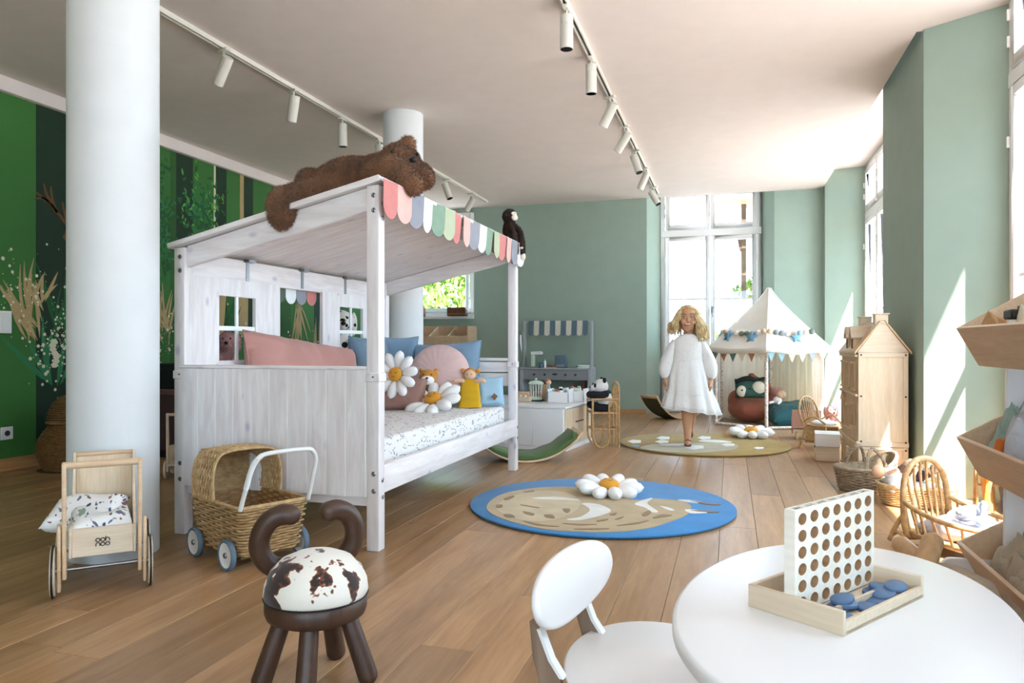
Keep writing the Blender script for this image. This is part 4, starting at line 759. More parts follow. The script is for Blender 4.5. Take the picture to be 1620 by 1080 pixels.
motif(ro, [(230, 372), (300, 345), (420, 335), (620, 328), (900, 326), (1060, 345), (1010, 388), (700, 412), (400, 400)], 'rug_beige', 'motif_body', .003, cv)
for x, y, a, b in ((430, 287, 50, 13), (185, 316, 50, 12), (420, 318, 50, 11), (780, 285, 50, 13), (1245, 372, 40, 8), (985, 345, 50, 12), (700, 365, 70, 16)): motif(ro, [(x + a * math.cos(q) * (1 + .25 * (k % 2)), y + b * math.sin(q) * (1 + .25 * (k % 2))) for k, q in enumerate([2 * PI * k / 10 for k in range(10)])], 'rug_white', 'motif_flower', .0045, cv)
motif(ro, [(390, 345), (620, 338), (760, 360), (700, 385), (560, 360)], 'rug_white', 'motif_patch', .004, cv); motif(ro, [(720, 312), (860, 302), (1000, 315), (1000, 325), (860, 325)], 'rug_white', 'motif_patch', .004, cv)
motif(ro, [(160, 352), (190, 345), (225, 355), (190, 365)], 'rug_sky', 'motif_flower', .005, cv)
# ---------------------------------------------------------------- white cabinet behind the bed
cb = thing('white_cabinet', 'low white play cabinet with wooden end doors behind the bed', 'cabinet', (-1.72, 6.36, 0), R(-7))
MB().b2(-.45, .435, -.36, .36, .03, .355).build('body', 'white_gloss', cb, bevel=.003); MB().b2(-.46, .455, -.37, .37, .355, .375).build('top', 'white_gloss', cb, bevel=.003); MB().b2(-.45, .455, -.365, .365, 0, .03).build('plinth', 'white_gloss', cb, bevel=.002)
for a, b in ((-.44, -.15), (-.145, .15), (.155, .43)): MB().b2(a, b, -.366, -.36, .035, .35).build('front_panel', 'white_gloss', cb, bevel=.002)
for a, b in ((-.345, -.005), (.005, .345)):
    d = MB().b2(.435, .447, a, b, .04, .348).build('door', 'birch_z', cb, bevel=.002); yy = b - .04 if a < -.1 else a + .04; MB().b2(.447, .465, yy - .05, yy + .05, .222, .23).build('handle', 'leather', d, bevel=.002)
CT = .377
def cloc(u, v): p = onz(u, v, CT); return (p.x, p.y, CT)
mat('mint', 'c4d6c4', .4, .03); mat('card', 'c39a6c', .8, .1, 20); n = NT('frosted'); n.col('dfe5dc').set(Roughness=.3, Alpha=.35)
t = thing('toy_lantern', 'mint toy bird cage with pale bars on the white cabinet', 'toy', cloc(848, 634)); MB().b2(-.065, .065, -.06, .06, 0, .014).build('base', 'dark_grey', t, bevel=.003); MB().lathe([(0, .014), (.058, .014), (.06, .03), (.05, .036), (0, .036)]).build('tray', 'mint', t)
for k in range(14):
    a = 2 * PI * k / 14; MB().tube([(.05 * math.cos(a), .05 * math.sin(a), .035), (.06 * math.cos(a), .06 * math.sin(a), .155)], .0035, 6).build('bar', 'pale_block', t)
MB().lathe([(.062, .152), (.07, .158), (.07, .166), (.05, .182), (.015, .19), (.0, .19)]).build('lid', 'mint', t); MB().ell((0, 0, .2), (.012,) * 3).build('knob', 'mint', t)
t = thing('wooden_toy_box', 'small natural wood toy till beside the bed post on the cabinet', 'toy', cloc(822, 634), R(-7)); MB().b2(-.1, .12, -.06, .06, 0, .045).build('base', 'birch', t, bevel=.004); MB().b2(-.09, .1, -.03, .06, .045, .085).build('tray', 'beech', t, bevel=.004)
for k in range(4): MB().lathe([(0, 0), (.014, 0), (.014, .012), (0, .012)], (-.06 + k * .045, -.045, .045), 14).build('key', 'pale_block', t)
mat('toy_pink', 'e79bb0', .5, .05); t = MB().ell((0, 0, .019), (.022, .022, .019)).build('pink_ball', 'toy_pink', loc=cloc(816.5, 641)); tag(t, 'pink toy ball at the cabinet edge near the bed post', 'ball')
t = thing('cardboard_divider', 'brown cardboard box end beside the white crates', 'box', cloc(862, 633), R(-7)); MB().b2(-.012, .03, -.05, .05, 0, .14).build('sheet', 'card', t, bevel=.002); MB().b2(-.016, .034, -.054, .054, .14, .146).build('flap', 'card', t, bevel=.002)
cr = None
for i, (u, v, lb) in enumerate(((887, 636, 'nearer white wooden crate of small toys on the cabinet'), (911, 634.5, 'farther white wooden crate of small toys at the cabinet end'))):
    L = cloc(u, v)
    if cr is None:
        cr = thing('toy_crate', lb, 'crate', L, R(-7), 'white crates on the cabinet'); w_, d_ = .10, .075
        MB().b2(-w_, w_, -d_, d_, 0, .008).build('bottom', 'white_gloss', cr)
        for a in ((-w_, w_, -d_, -d_ + .008, .095), (-w_, w_, d_ - .008, d_, .095), (-w_, -w_ + .008, -d_, d_, .12), (w_ - .008, w_, -d_, d_, .12)): MB().b2(*a[:4], .008, a[4]).build('side', 'white_gloss', cr, bevel=.002)
    else: dup(cr, L, R(-7), lb)
toyc = [('toy_red', 'c25a55'), ('toy_white', 'efefea'), ('toy_mint', '9cc9b8'), ('toy_cream', 'ead9b8'), ('toy_black', '2a2a2a')]
for nm, h in toyc: mat(nm, h, .45, .05)
rg = random.Random(9); k = 0
for u, v, z, sh, ca_, lb in ((873, 602, .09, 'toy_white', 'toy_mint', 'white toy jug with mint lid left in the near crate'), (881, 602, .09, 'toy_cream', 'toy_red', 'cream toy cup with red rim in the near crate'), (890, 599, .1, 'toy_white', 'toy_black', 'white toy tin with dark label in the near crate'), (898, 600, .1, 'toy_mint', 'toy_white', 'mint toy cup in the middle of the crates'), (903, 597, .11, 'toy_white', 'toy_red', 'white toy pot with red lid above the crates'), (911, 601, .1, 'toy_mint', 'toy_cream', 'round mint toy bowl in the farther crate'), (917, 599, .11, 'toy_white', 'toy_mint', 'white toy egg cup at the right of the crates'), (886, 596, .11, 'toy_red', 'toy_white', 'red toy tin behind the white toy tin')):
    p = cloc(u, v + 32); d = (887, 636) if u < 900 else (911, 634.5); b = cloc(*d)
    t = thing('toy_tin', lb, 'toy', (b[0] + (u - d[0]) * .0043, b[1] + rg.uniform(-.045, .045), CT + .01), rg.uniform(0, 3), 'tiny toys in the white crates')
    MB().lathe([(0, 0), (.02, 0), (.022, .005), (.022, z - .01), (.018, z), (0, z)], n=16).build('body', sh, t); MB().lathe([(0, z), (.019, z), (.015, z + .014), (.005, z + .018), (0, z + .018)], n=16).build('lid', ca_, t)
t = thing('peg_doll', 'little wooden peg doll with red hair between cage and crates', 'doll', cloc(868, 634)[:2] + (CT,)); MB().lathe([(0, 0), (.03, 0), (.024, .07), (.012, .14), (0, .15)], n=18).build('dress', 'linen_sky', t); MB().ell((0, 0, .17), (.024,) * 3).build('head', 'doll_skin', t); MB().ell((-.008, .008, .178), (.026,) * 3).build('hair', 'toy_red', t)
# ---------------------------------------------------------------- curved balance boards
def rocker(label, loc, rz, cush, L=.86, w_=.15, sag=.2, tilt=0, under='ply_olive'):
    t = thing('balance_board', label, 'balance board', loc, rz); Rr = (L * L / 4 + sag * sag) / (2 * sag); A = math.asin(L / 2 / Rr); n = 26
    def arc(r, o): return [(r * math.sin(a), Rr - r * math.cos(a)) for a in [-A + 2 * A * k / n for k in range(n + 1)]]
    def slab(r0, r1, wd, nm, m, bv=.002, a0=0, a1=n, wob=0):
        o, i = arc(r0, 0)[a0:a1 + 1], arc(r1, 0)[a0:a1 + 1]; rs = []
        for k, (p, q) in enumerate(zip(o, i)): rs.append([TL @ Vector((p[0], -wd, p[1])), TL @ Vector((p[0], wd, p[1])), TL @ Vector((q[0], wd, q[1] + wob * math.sin(k * 1.3) * .6)), TL @ Vector((q[0], 0, q[1] + wob * (1 + .6 * math.sin(k * 1.7)))), TL @ Vector((q[0], -wd, q[1] + wob * math.sin(k * 1.3 + 1) * .6))])
        return MB().rings(rs).build(nm, m, t, bevel=bv, smooth=50)
    TL = Matrix.Translation((0, 0, 0)) @ Matrix.Rotation(tilt, 4, 'Y')
    slab(Rr, Rr - .014, w_, 'board', 'beech'); slab(Rr + .002, Rr - .001, w_ - .012, 'felt_layer', under, 0, 1, n - 1)
    if cush: slab(Rr - .015, Rr - .045, w_ - .012, 'cushion', cush, .008, 1, n - 1, .006); MB().b2(-.015, .015, -w_ - .004, -w_ + .006, .0, .05, TL @ Matrix.Translation((L * .42, 0, sag * .78))).build('strap', cush, t)
    return t
mat('ply_olive', '4a4a30', .8, .1)
rocker('green-cushioned curved balance board in front of the white cabinet', (-1.50, 5.50, .003), R(22), 'linen_moss', .80, .20, .185, R(-5)); rocker('curved wooden balance board with dark felt below the french window', (-.70, 8.98, .006), R(48), None, .8, .15, .19, R(14))
# ---------------------------------------------------------------- rattan high chair with panda
hc = thing('rattan_high_chair', 'rattan doll high chair holding the plush panda', 'doll chair', (-1.075, 6.38, 0), R(-68))
# local: -y is the front (towards the left of the picture), x is sideways
rt = lambda P, r=.008, nm='rod', cl=False: MB().tube(P, r, 8, cl).build(nm, 'rattan', hc)
wx, wy = .115, .115
for sx in (-1, 1):
    x = sx * wx
    rt(spline([(x, wy, 0), (x, wy, .3), (x * .95, wy, .5), (x * .6, wy, .555), (0, wy, .565)], 6), .009, 'back_post'); rt(spline([(x, wy - .02, 0), (x, wy - .02, .3), (x, wy - .02, .42)], 3), .008, 'back_post')
    rt(spline([(x, -wy, .42), (x, -wy, .2), (x, -wy + .005, .08), (x, -wy + .045, .012), (x, -.01, .008), (x, .025, .06), (x, .03, .2), (x, .03, .36), (x, .055, .395), (x, .085, .38), (x, .092, .3)], 6), .0095, 'front_loop')
    rt([(x, -wy, .16), (x, wy, .16)], .007, 'stretcher'); rt([(x, -wy, .3), (x, wy, .3)], .008, 'seat_rail'); rt([(x, -wy, .42), (x, wy, .42)], .009, 'arm_rail')
for z, y in ((.16, -wy), (.3, -wy), (.42, -wy), (.3, wy), (.42, wy), (.16, wy)): rt([(-wx, y, z), (wx, y, z)], .008, 'cross_rail')
for k in range(5): rt([(-.07 + .035 * k, wy, .3), (-.07 + .035 * k, wy, .53)], .005, 'back_spindle')
MB().b2(-wx, wx, -wy, wy, .303, .31).build('seat', 'rattan', hc); 
pd = thing('plush_panda', 'black and white plush panda sitting in the rattan high chair', 'plush toy', (-1.075, 6.38, .312), R(-68))
m = MB().ell((0, .02, .09), (.075, .065, .09)); blob(m, 'body', 'plush_white', pd, .008, 2)
for sx in (-1, 1): MB().tube(spline([(sx * .06, .02, .03), (sx * .07, -.05, .035), (sx * .06, -.1, .05)], 4), .034, 10, round_ends=True).build('leg', 'plush_black', pd, smooth=80)
for sx in (-1, 1): MB().tube(spline([(sx * .06, .01, .15), (sx * .08, -.05, .135), (sx * .045, -.11, .14)], 4), .032, 10, round_ends=True).build('arm', 'plush_black', pd, smooth=80)
h = MB().ell((0, -.02, .215), (.08, .068, .066)).ell((0, -.085, .2), (.034, .03, .028)); blob(h, 'head', 'plush_white', pd, .007, 3)
for sx in (-1, 1): MB().ell((sx * .062, 0, .27), (.026, .016, .024)).build('ear', 'plush_black', pd, smooth=80); MB().ell((sx * .036, -.078, .225), (.016, .012, .02)).build('eye_patch', 'plush_black', pd, smooth=80)
MB().ell((0, -.115, .207), (.01, .006, .008)).build('nose', 'black', pd); MB().lathe([(.06, .15), (.075, .165), (.06, .18)], n=20, closed=False).build('collar', 'plush_black', pd)
# ---------------------------------------------------------------- grey play shop
mat('shop_grey', 'a3a9ad', .5, .03); mat('shop_grey_d', '8b9095', .5, .03); mat('awning_blue', '5d7480', .9, .1); mat('awning_cream', 'd9d4c6', .9, .06)
ps = thing('play_shop', 'pale grey wooden play shop with striped scalloped awning by the sage wall', 'play shop', (-2.14, 9.2, 0)); hwS = .445
for x in (-hwS, hwS): MB().b2(x - .017, x + .017, -.03, .03, .6, 1.2).build('post', 'shop_grey', ps, bevel=.004); MB().b2(x - .024, x + .024, -.17, .17, 0, .6).build('side_panel', 'shop_grey', ps, bevel=.004)
MB().b2(-hwS, hwS, -.025, .025, 1.17, 1.2).build('top_rail', 'shop_grey', ps, bevel=.004); MB().b2(-hwS - .02, hwS + .02, -.18, .18, .575, .592).build('counter', 'shop_grey', ps, bevel=.004); MB().b2(-hwS, hwS, -.165, -.145, .44, .575).build('drawer_band', 'shop_grey_d', ps, bevel=.003); MB().b2(-hwS, hwS, .13, .15, 0, .57).build('back_panel', 'sage_paint', ps); MB().b2(-hwS, hwS, -.15, .15, .1, .12).build('shelf', 'shop_grey', ps)
MB().b2(-hwS, hwS, -.16, .14, .26, .275).build('shelf', 'shop_grey', ps)
for x in (-.27, -.13, .14, .27): MB().lathe([(0, 0), (.012, .0), (.016, .02), (0, .024)], (x, -.165, .51), 12, Matrix.Rotation(R(90), 4, 'X')).build('knob', 'dark_grey', ps)
MB().ell((0, -.166, .515), (.035, .006, .014)).build('emblem', 'dark_grey', ps)
fm = MB().prism([(-.034, 0), (-.034, -.16)] + [(.034 * math.cos(a), -.16 + .034 * math.sin(a)) for a in [PI + PI * k / 8 for k in range(1, 8)]] + [(.034, -.16), (.034, 0)], -.002, .002, Matrix(((1, 0, 0, 0), (0, 0, 1, 0), (0, 1, 0, 0), (0, 0, 0, 1)))).mesh('awning_flap', 40)
for i in range(11): link('awning_flap', fm.copy(), 'awning_cream' if i % 2 else 'awning_blue', ps, False, (-.345 + i * .0715, -.035 - .004 * (i % 2), 1.2), (R(-6), 0, R(random.uniform(-8, 8))))
ss = .592; Lc = lambda u, yy=-.05: (ony(u, 580, 9.15 + yy).x, 9.2 + yy, ss)
t = thing('toy_mixer', 'white and mint toy coffee machine on the play shop counter', 'toy', Lc(845)); MB().b2(-.05, .06, -.05, .05, 0, .015).build('base', 'shop_grey_d', t, bevel=.004); MB().b2(-.05, -.005, -.045, .045, .015, .17).build('column', 'mint', t, bevel=.006); MB().prism([(-.05, .17), (.09, .17), (.1, .19), (.08, .215), (-.05, .21)], -.045, .045, TR((0, 0, 0), rx=R(90))).build('head', 'toy_white', t, bevel=.006)
t = thing('toy_jug', 'grey toy jug beside the toy coffee machine', 'toy', Lc(854.5, -.08)); MB().lathe([(0, 0), (.03, 0), (.034, .05), (.028, .065), (.024, .065), (.028, .05), (.026, .006), (0, .006)], n=20).build('body', 'awning_blue', t); MB().tube(spline([(.03, 0, .015), (.05, 0, .03), (.03, 0, .055)], 5), .004, 6).build('handle', 'awning_blue', t)
t = thing('toy_bottle', 'white toy bottle next to the grey jug', 'toy', Lc(860.5, -.08)); MB().lathe([(0, 0), (.016, 0), (.016, .05), (.02, .06), (.014, .075), (.006, .1), (0, .1)], n=16).build('body', 'toy_white', t); MB().lathe([(0, .095), (.008, .095), (.008, .11), (0, .11)], n=12).build('cap', 'toy_mint', t)
t = thing('toy_tray', 'little brown tray of toy pastries on the shop counter', 'toy', Lc(872)); MB().b2(-.06, .06, -.04, .04, 0, .01).build('tray', 'beech', t, bevel=.002)
for k in range(3): MB().ell((-.035 + .035 * k, 0, .022), (.018, .022, .014)).build('pastry', 'leather', t)
t = thing('toy_till', 'slate-blue toy cash register on the shop counter', 'toy', Lc(887, .0)); MB().prism([(-.07, 0), (.07, 0), (.07, .08), (.03, .14), (-.03, .16), (-.07, .16)], -.075, .075, Matrix(((0, 0, 1, 0), (1, 0, 0, 0), (0, 1, 0, 0), (0, 0, 0, 1)))).build('body', 'awning_blue', t, bevel=.006); MB().b2(-.055, .055, -.078, -.07, .01, .05).build('drawer', 'shop_grey_d', t, bevel=.003)
t = thing('toy_books', 'stack of two white toy trays at the right end of the shop counter', 'toy', Lc(922)); MB().b2(-.07, .07, -.05, .05, 0, .018).build('tray', 'toy_white', t, bevel=.003); MB().b2(-.065, .07, -.05, .05, .022, .04).build('tray', 'toy_white', t, bevel=.003); MB().b2(-.09, -.04, -.02, .03, .018, .028).build('spoon', 'dark_grey', t)
t = thing('brown_bottle', 'brown toy bottle standing behind the crates in the play shop', 'toy', (ony(923, 600, 9.1).x, 9.1, .275)); MB().lathe([(0, 0), (.03, 0), (.032, .09), (.024, .12), (.012, .15), (.012, .17), (0, .17)], n=16).build('body', 'leather', t); MB().lathe([(0, .165), (.016, .165), (.016, .185), (0, .185)], n=12).build('cap', 'black', t)
t = thing('toy_apron', 'white cloth hanging on the left side of the play shop', 'cloth', (-2.61, 9.2, .6)); MB().rings([[Vector((-.012 - .01 * math.sin(k * .9 + j), -.10 + .03 * k * (1 - .05 * j) + .02 * j, .42 - .06 * j)) for k in range(7)] for j in range(8)], cap=False, loop=False).build('cloth', 'cotton_white', t, smooth=80)
MB().tube([(-.012, 0, .42), (0, 0, .46)], .004, 6).build('loop', 'cotton_white', t)
# ---------------------------------------------------------------- tilted bin rack under the corner window
wb = thing('bin_rack', 'pale plywood rack of tilted bins below the corner window', 'bin shelf', (-3.74, 9.2, 0))
for x in (-.42, .4): MB().b2(x - .012, x + .012, -.12, .22, 0, 1.14).build('side_panel', 'ply', wb, bevel=.003)
for z in (.85, .45):
    MB().b2(-.41, .39, -.14, -.122, z, z + .16, TR((0, -.0, 0))).build('bin_front', 'ply', wb, bevel=.003); MB().b2(-.41, .39, -.13, .2, z, z + .012).build('bin_floor', 'ply', wb); MB().b2(-.41, .39, .19, .2, z, z + .3).build('bin_back', 'ply', wb)
    for x in (-.41, -.15, .12, .38): MB().prism([(-.12, z), (.2, z), (.2, z + .3), (-.12, z + .16)], -.005, .005, My(x)).build('divider', 'ply', wb)
for i, u in enumerate((655, 722)):
    q = ony(u, 497, 9.35); t = thing('wicker_box', ('brown box left on the corner window sill', 'brown wire-trimmed box on the corner window sill by the casement')[i], 'box', (q.x, 9.40, 1.285)); MB().b2(-.13, .13, -.07, .05, 0, .01).build('bottom', 'leather', t)
    for a in ((-.13, .13, -.07, -.06), (-.13, .13, .04, .05), (-.13, -.12, -.07, .05), (.12, .13, -.07, .05)): MB().b2(*a, 0, .12).build('side', 'leather', t, bevel=.002)
    MB().tube([(-.135, -.076, .03), (.135, -.076, .03), (.135, -.076, .115), (-.135, -.076, .115)], .003, 5, True).build('wire', 'wicker_light', t)
# ---------------------------------------------------------------- the girl
mat('skin', 'cf9c78', .55, .05, 9, Subsurface_Weight=.15, Subsurface_Radius=(.02, .008, .005)); mat('lips', 'b9675c', .5, .05); mat('eye_white', 'f0ece6', .3, .01); mat('iris', '5a4a3a', .3, .1); mat('sandal', '7a3f2c', .6, .15)
n = NT('blond_hair'); co = n.coord(rnd=False); n.col(n.ramp(n.noise(co, 22, 3), [(.3, 'c39a60'), (.7, 'f2deb0')])).set(Roughness=.45)
n = NT('dress_cotton'); co = n.coord(rnd=False); v = n.new('ShaderNodeTexVoronoi'); v.inputs['Scale'].default_value = 55; n.lk(co, v.inputs['Vector']); n.col(n.mix(n.ramp(v.outputs['Distance'], [(.14, (1,) * 3), (.2, (0,) * 3)]), 'f3f2ef', 'd6cfc8')).set(Roughness=.85, Sheen_Weight=.2); n.bump(n.noise(co, 60, 2), .25, .003)
mat('brow', '8a6a44', .8, .1)
g = thing('person', 'blond girl in a white long-sleeved dress walking across the ochre rug', 'person', (-.352, 6.50, .018), R(4))
m = MB(); tb = lambda P, r: m.tube(spline(P, 4), None or [r[min(int(i / 4), len(r) - 1)] * (1 - (i / 4) % 1) + r[min(int(i / 4) + 1, len(r) - 1)] * ((i / 4) % 1) for i in range((len(P) - 1) * 4 + 1)], 14, round_ends=True)
m.ell((0, .0, .80), (.105, .07, .15)); m.ell((0, 0, .64), (.10, .075, .12)); m.ell((0, 0, .88), (.11, .055, .05)); m.tube([(0, .005, .88), (0, 0, 1.02)], [.045, .038], 14)
m.ell((0, 0, 1.115), (.077, .09, .10)); m.ell((0, -.02, 1.05), (.06, .065, .07)); m.ell((0, -.045, 1.005), (.03, .03, .022)); m.ell((0, -.09, 1.083), (.011, .016, .014)); m.tube([(0, -.083, 1.12), (0, -.095, 1.085)], [.007, .010], 8)
m.ell((-.036, -.068, 1.07), (.026, .022, .024)); m.ell((.036, -.068, 1.07), (.026, .022, .024)); m.ell((-.077, .01, 1.095), (.012, .02, .03)); m.ell((.077, .01, 1.095), (.012, .02, .03))
for sx in (-1, 1):
    tb([(sx * .10, 0, .885), (sx * .145, .015, .80), (sx * .17, .02, .72), (sx * .185, .0, .64), (sx * .192, -.02, .575)], [.036, .033, .029, .025, .02])
    hx_, hz = sx * .195, .545; m.ell((hx_, -.028, hz), (.014, .026, .036))
    for k, (dy, ln) in enumerate(((-.026, .043), (-.012, .05), (.002, .047), (.015, .038))):
        y0 = -.03 + dy * .9 + .005; m.tube(spline([(hx_, y0, hz - .02), (hx_ - sx * .002, y0 - .002, hz - .02 - ln * .5), (hx_ - sx * .014, y0 - .004, hz - .02 - ln)], 3), [.0088, .0086, .0084, .0082, .008, .0075, .007], 8, round_ends=True)
    m.tube(spline([(hx_ - sx * .004, -.048, hz + .008), (hx_ - sx * .012, -.064, hz - .012), (hx_ - sx * .018, -.066, hz - .034)], 3), [.0095, .009, .009, .0088, .0085, .008, .0075], 8, round_ends=True)
tb([(-.045, 0, .60), (-.03, -.03, .45), (-.012, -.045, .33), (-.006, -.04, .24), (-.004, -.03, .15), (-.002, -.035, .06)], [.07, .06, .048, .046, .036, .028]); m.ell((-.002, -.075, .032), (.03, .065, .024)); m.ell((-.002, -.02, .035), (.026, .03, .03))
tb([(.045, 0, .60), (.045, .01, .45), (.04, .01, .34), (.038, .09, .27), (.036, .17, .2), (.034, .22, .15)], [.07, .06, .048, .044, .034, .026]); m.ell((.034, .235, .10), (.028, .024, .06))
body = blob(m, 'body', 'skin', g, .005, 4)
for sx in (-1, 1):
    MB().ell((sx * .032, -.083, 1.112), (.0125, .007, .0062), None, 14, 8).build('eye', 'eye_white', g, smooth=80); MB().ell((sx * .032, -.0905, 1.112), (.0066, .003, .0060), None, 12, 8).build('iris', 'iris', g)
    MB().tube(spline([(sx * .016, -.089, 1.117), (sx * .032, -.093, 1.123), (sx * .048, -.083, 1.115)], 5), .0022, 6).build('eyelid', 'brow', g); MB().tube(spline([(sx * .014, -.088, 1.134), (sx * .034, -.09, 1.143), (sx * .054, -.077, 1.134)], 5), .003, 6, flat=1).build('eyebrow', 'brow', g)
    MB().tube(spline([(-.002 if sx < 0 else .034, -.10 if sx < 0 else .235, .02 if sx < 0 else .07), (-.002 if sx < 0 else .034, -.06 if sx < 0 else .245, .012 if sx < 0 else .1), (-.002 if sx < 0 else .034, -.005 if sx < 0 else .25, .02 if sx < 0 else .14)], 4), [.031] * 9, 14, flat=.55, round_ends=True).build('sandal', 'sandal', g)
MB().tube(spline([(-.03, -.085, 1.056), (-.014, -.096, 1.048), (0, -.099, 1.046), (.014, -.096, 1.048), (.03, -.085, 1.056)], 4), [.004] * 3 + [.006] * 11 + [.004] * 3, 8, flat=1).build('mouth', 'lips', g); MB().tube(spline([(-.02, -.095, 1.053), (0, -.102, 1.05), (.02, -.095, 1.053)], 4), .0038, 6).build('teeth', 'eye_white', g)
for sx in (-1, 1): MB().tube([(sx * .0 - .002 + sx * .028, -.09, .045), (-.002, -.085, .06), ], .006, 6).build('strap', 'sandal', g)
rg = random.Random(3); mb = MB()
rs = []                                                    # scalp shell with the face left open
for i in range(9):
    th = R(8 + 13 * i); rs.append([Vector((.088 * math.sin(th) * math.cos(a), .012 + .098 * math.sin(th) * math.sin(a), 1.118 + .108 * math.cos(th))) for a in [R(-52) + R(284) * k / 26 for k in range(27)]])
mb.rings(rs, cap=False, loop=False); mb.ell((0, .01, 1.2), (.062, .075, .02))
for k in range(420):
    side = 1 if rg.random() < .55 else -1; fr = rg.random()                      # fr 0 = at the brow, 1 = back of the head
    p0 = Vector((-.012 + side * rg.uniform(0, .03), -.06 + .12 * fr + rg.uniform(-.01, .01), 1.212 - .02 * (1 - fr) ** 2)); ang = R(-50 + 140 * fr); rx = .092 + rg.uniform(0, .016); ry = .10
    q1 = Vector((side * rx * .72 * math.cos(ang * .5) , -.045 + .13 * fr if fr < .3 else .012 + ry * math.sin(ang) * .8, 1.185 - .01 * (1 - fr)))
    q2 = Vector((side * rx * max(math.cos(ang), .25), .005 + ry * math.sin(ang) * .95, 1.12 + rg.uniform(-.01, .01)))
    ln = (rg.uniform(.90, .97) if side > 0 else rg.uniform(.95, 1.02)); w_ = rg.uniform(.085, .15)
    q3 = Vector((side * (w_ * max(math.cos(ang), .4) + .012), .0 + .085 * math.sin(ang) * 1.1, (1.12 + ln) / 2)); e = Vector((side * (w_ * 1.12 * max(math.cos(ang), .4) + .012), .085 * math.sin(ang) - .01, ln))
    P = spline([p0, q1, q2, q3, e], 5); ph = rg.uniform(0, 6); am = rg.uniform(.005, .011)
    P = [p + Vector((math.cos(ph + i * 1.0), math.sin(ph + i * 1.0), .3 * math.sin(ph + i))) * am * max(0, min(1, (i - 5) / 6)) for i, p in enumerate(P)]; mb.tube(P, [.006 * (1 - .6 * i / len(P)) for i in range(len(P))], 4)
mb.build('hair', 'blond_hair', g, smooth=60)
rs = []; prof = [(.968, .062, .058), (.955, .075, .062), (.93, .105, .068), (.90, .128, .074), (.86, .128, .082), (.80, .124, .09), (.755, .128, .094), (.74, .126, .094), (.70, .14, .108), (.62, .158, .125), (.54, .172, .138), (.46, .185, .15), (.45, .183, .148), (.40, .20, .158), (.34, .212, .166), (.30, .218, .17)]
for i, (z, a, b) in enumerate(prof):
    f = max(0, i - 7) / 8; ring = []
    for k in range(96):
        q = 2 * PI * k / 96; w_ = 1 + f * (.085 * math.sin(q * 9 + .4) + .06 * math.sin(q * 5 + 1.1) + .03 * math.sin(q * 17)); ring.append(Vector((a * w_ * math.cos(q) + .018 * f * (1 + math.cos(q)), b * w_ * math.sin(q), z - .03 * f * math.cos(q - .3) + .006 * f * math.sin(q * 9))))
    rs.append(ring)
dr = MB().rings(rs, cap=False).build('dress', 'dress_cotton', g, smooth=80)
MB().tube([p * 1.0 + Vector((0, 0, 0)) for p in rs[7]], .0035, 5, True).build('yoke_seam', 'dress_cotton', dr); MB().tube(rs[12], .004, 5, True).build('tier_seam', 'dress_cotton', dr); MB().tube(rs[-1], .0035, 5, True).build('hem', 'dress_cotton', dr); md = dr.modifiers.new('thickness', 'SOLIDIFY'); md.thickness = .003
for sx in (-1, 1):
    P = spline([(sx * .10, 0, .905), (sx * .14, .012, .83), (sx * .172, .018, .74), (sx * .19, .005, .66), (sx * .195, -.015, .605), (sx * .193, -.02, .585)], 5); rr = [.038, .04, .042, .044, .046, .048, .05, .052, .055, .058, .06, .061, .062, .062, .062, .061, .059, .056, .052, .047, .042, .036, .031, .029, .028, .03]
    MB().tube(P, rr[:len(P)], 16).build('sleeve', 'dress_cotton', dr, smooth=80)
# ---------------------------------------------------------------- play tent
for nm_, h_ in (('tent_cloth', 'f8f6f1'), ('tent_wall', 'efe6d6')):
    m_ = fabric(nm_, h_, wr=.25, bs=4); nt_ = m_.node_tree; tl_ = nt_.nodes.new('ShaderNodeBsdfTranslucent'); tl_.inputs[0].default_value = lin(h_); mx_2 = nt_.nodes.new('ShaderNodeMixShader'); mx_2.inputs[0].default_value = .45
    nt_.links.new(nt_.nodes['Principled BSDF'].outputs[0], mx_2.inputs[1]); nt_.links.new(tl_.outputs[0], mx_2.inputs[2]); nt_.links.new(mx_2.outputs[0], nt_.nodes['Material Output'].inputs[0])
n = NT('floral_wrap'); co = n.coord(rnd=False); n.col(n.ramp(n.noise(co, 45, 2), [(.45, 'ece7df'), (.6, 'cdb7a6')])).set(Roughness=.85)
tc = (.42, 8.70); tn = thing('play_tent', 'white hexagonal play tent with peaked canvas roof', 'tent', (tc[0], tc[1], 0)); hexa = [R(-95 + 60 * k) for k in range(6)]; RB = .63
HX = [(RB * math.cos(a), RB * math.sin(a)) for a in hexa]
for k, (x, y) in enumerate(HX):
    MB().tube([(x, y, 0.012), (x, y, .88)], .018, 10).build('pole', 'floral_wrap', tn); x2, y2 = HX[(k + 1) % 6]; MB().tube([(x, y, .02), (x2, y2, .02)], .014, 10).build('base_rod', 'floral_wrap', tn); MB().tube([(x, y, .87), (x2, y2, .87)], .01, 8).build('top_rod', 'floral_wrap', tn)
rs = []
for i in range(14):
    t = i / 13; r = .02 + .70 * t ** 1.08; z = 1.53 - .66 * t ** .92; ring = []
    for k in range(6):
        for j in range(8):
            f = j / 8; p = Vector((math.cos(hexa[k]), math.sin(hexa[k]))).lerp(Vector((math.cos(hexa[(k + 1) % 6]), math.sin(hexa[(k + 1) % 6]))), f); sag = 1 - .07 * math.sin(PI * f) * math.sin(PI * t); ring.append(Vector((p.x * r * sag, p.y * r * sag, z - .02 * math.sin(PI * f) * t)))
    rs.append(ring)
rs.append([Vector((p.x * 1.0, p.y * 1.0, p.z - .055 + .008 * math.sin(i * 1.3))) for i, p in enumerate(rs[-1])])
rf = MB().rings(rs, cap=False).build('roof', 'tent_cloth', tn, smooth=35); md = rf.modifiers.new('thickness', 'SOLIDIFY'); md.thickness = .003
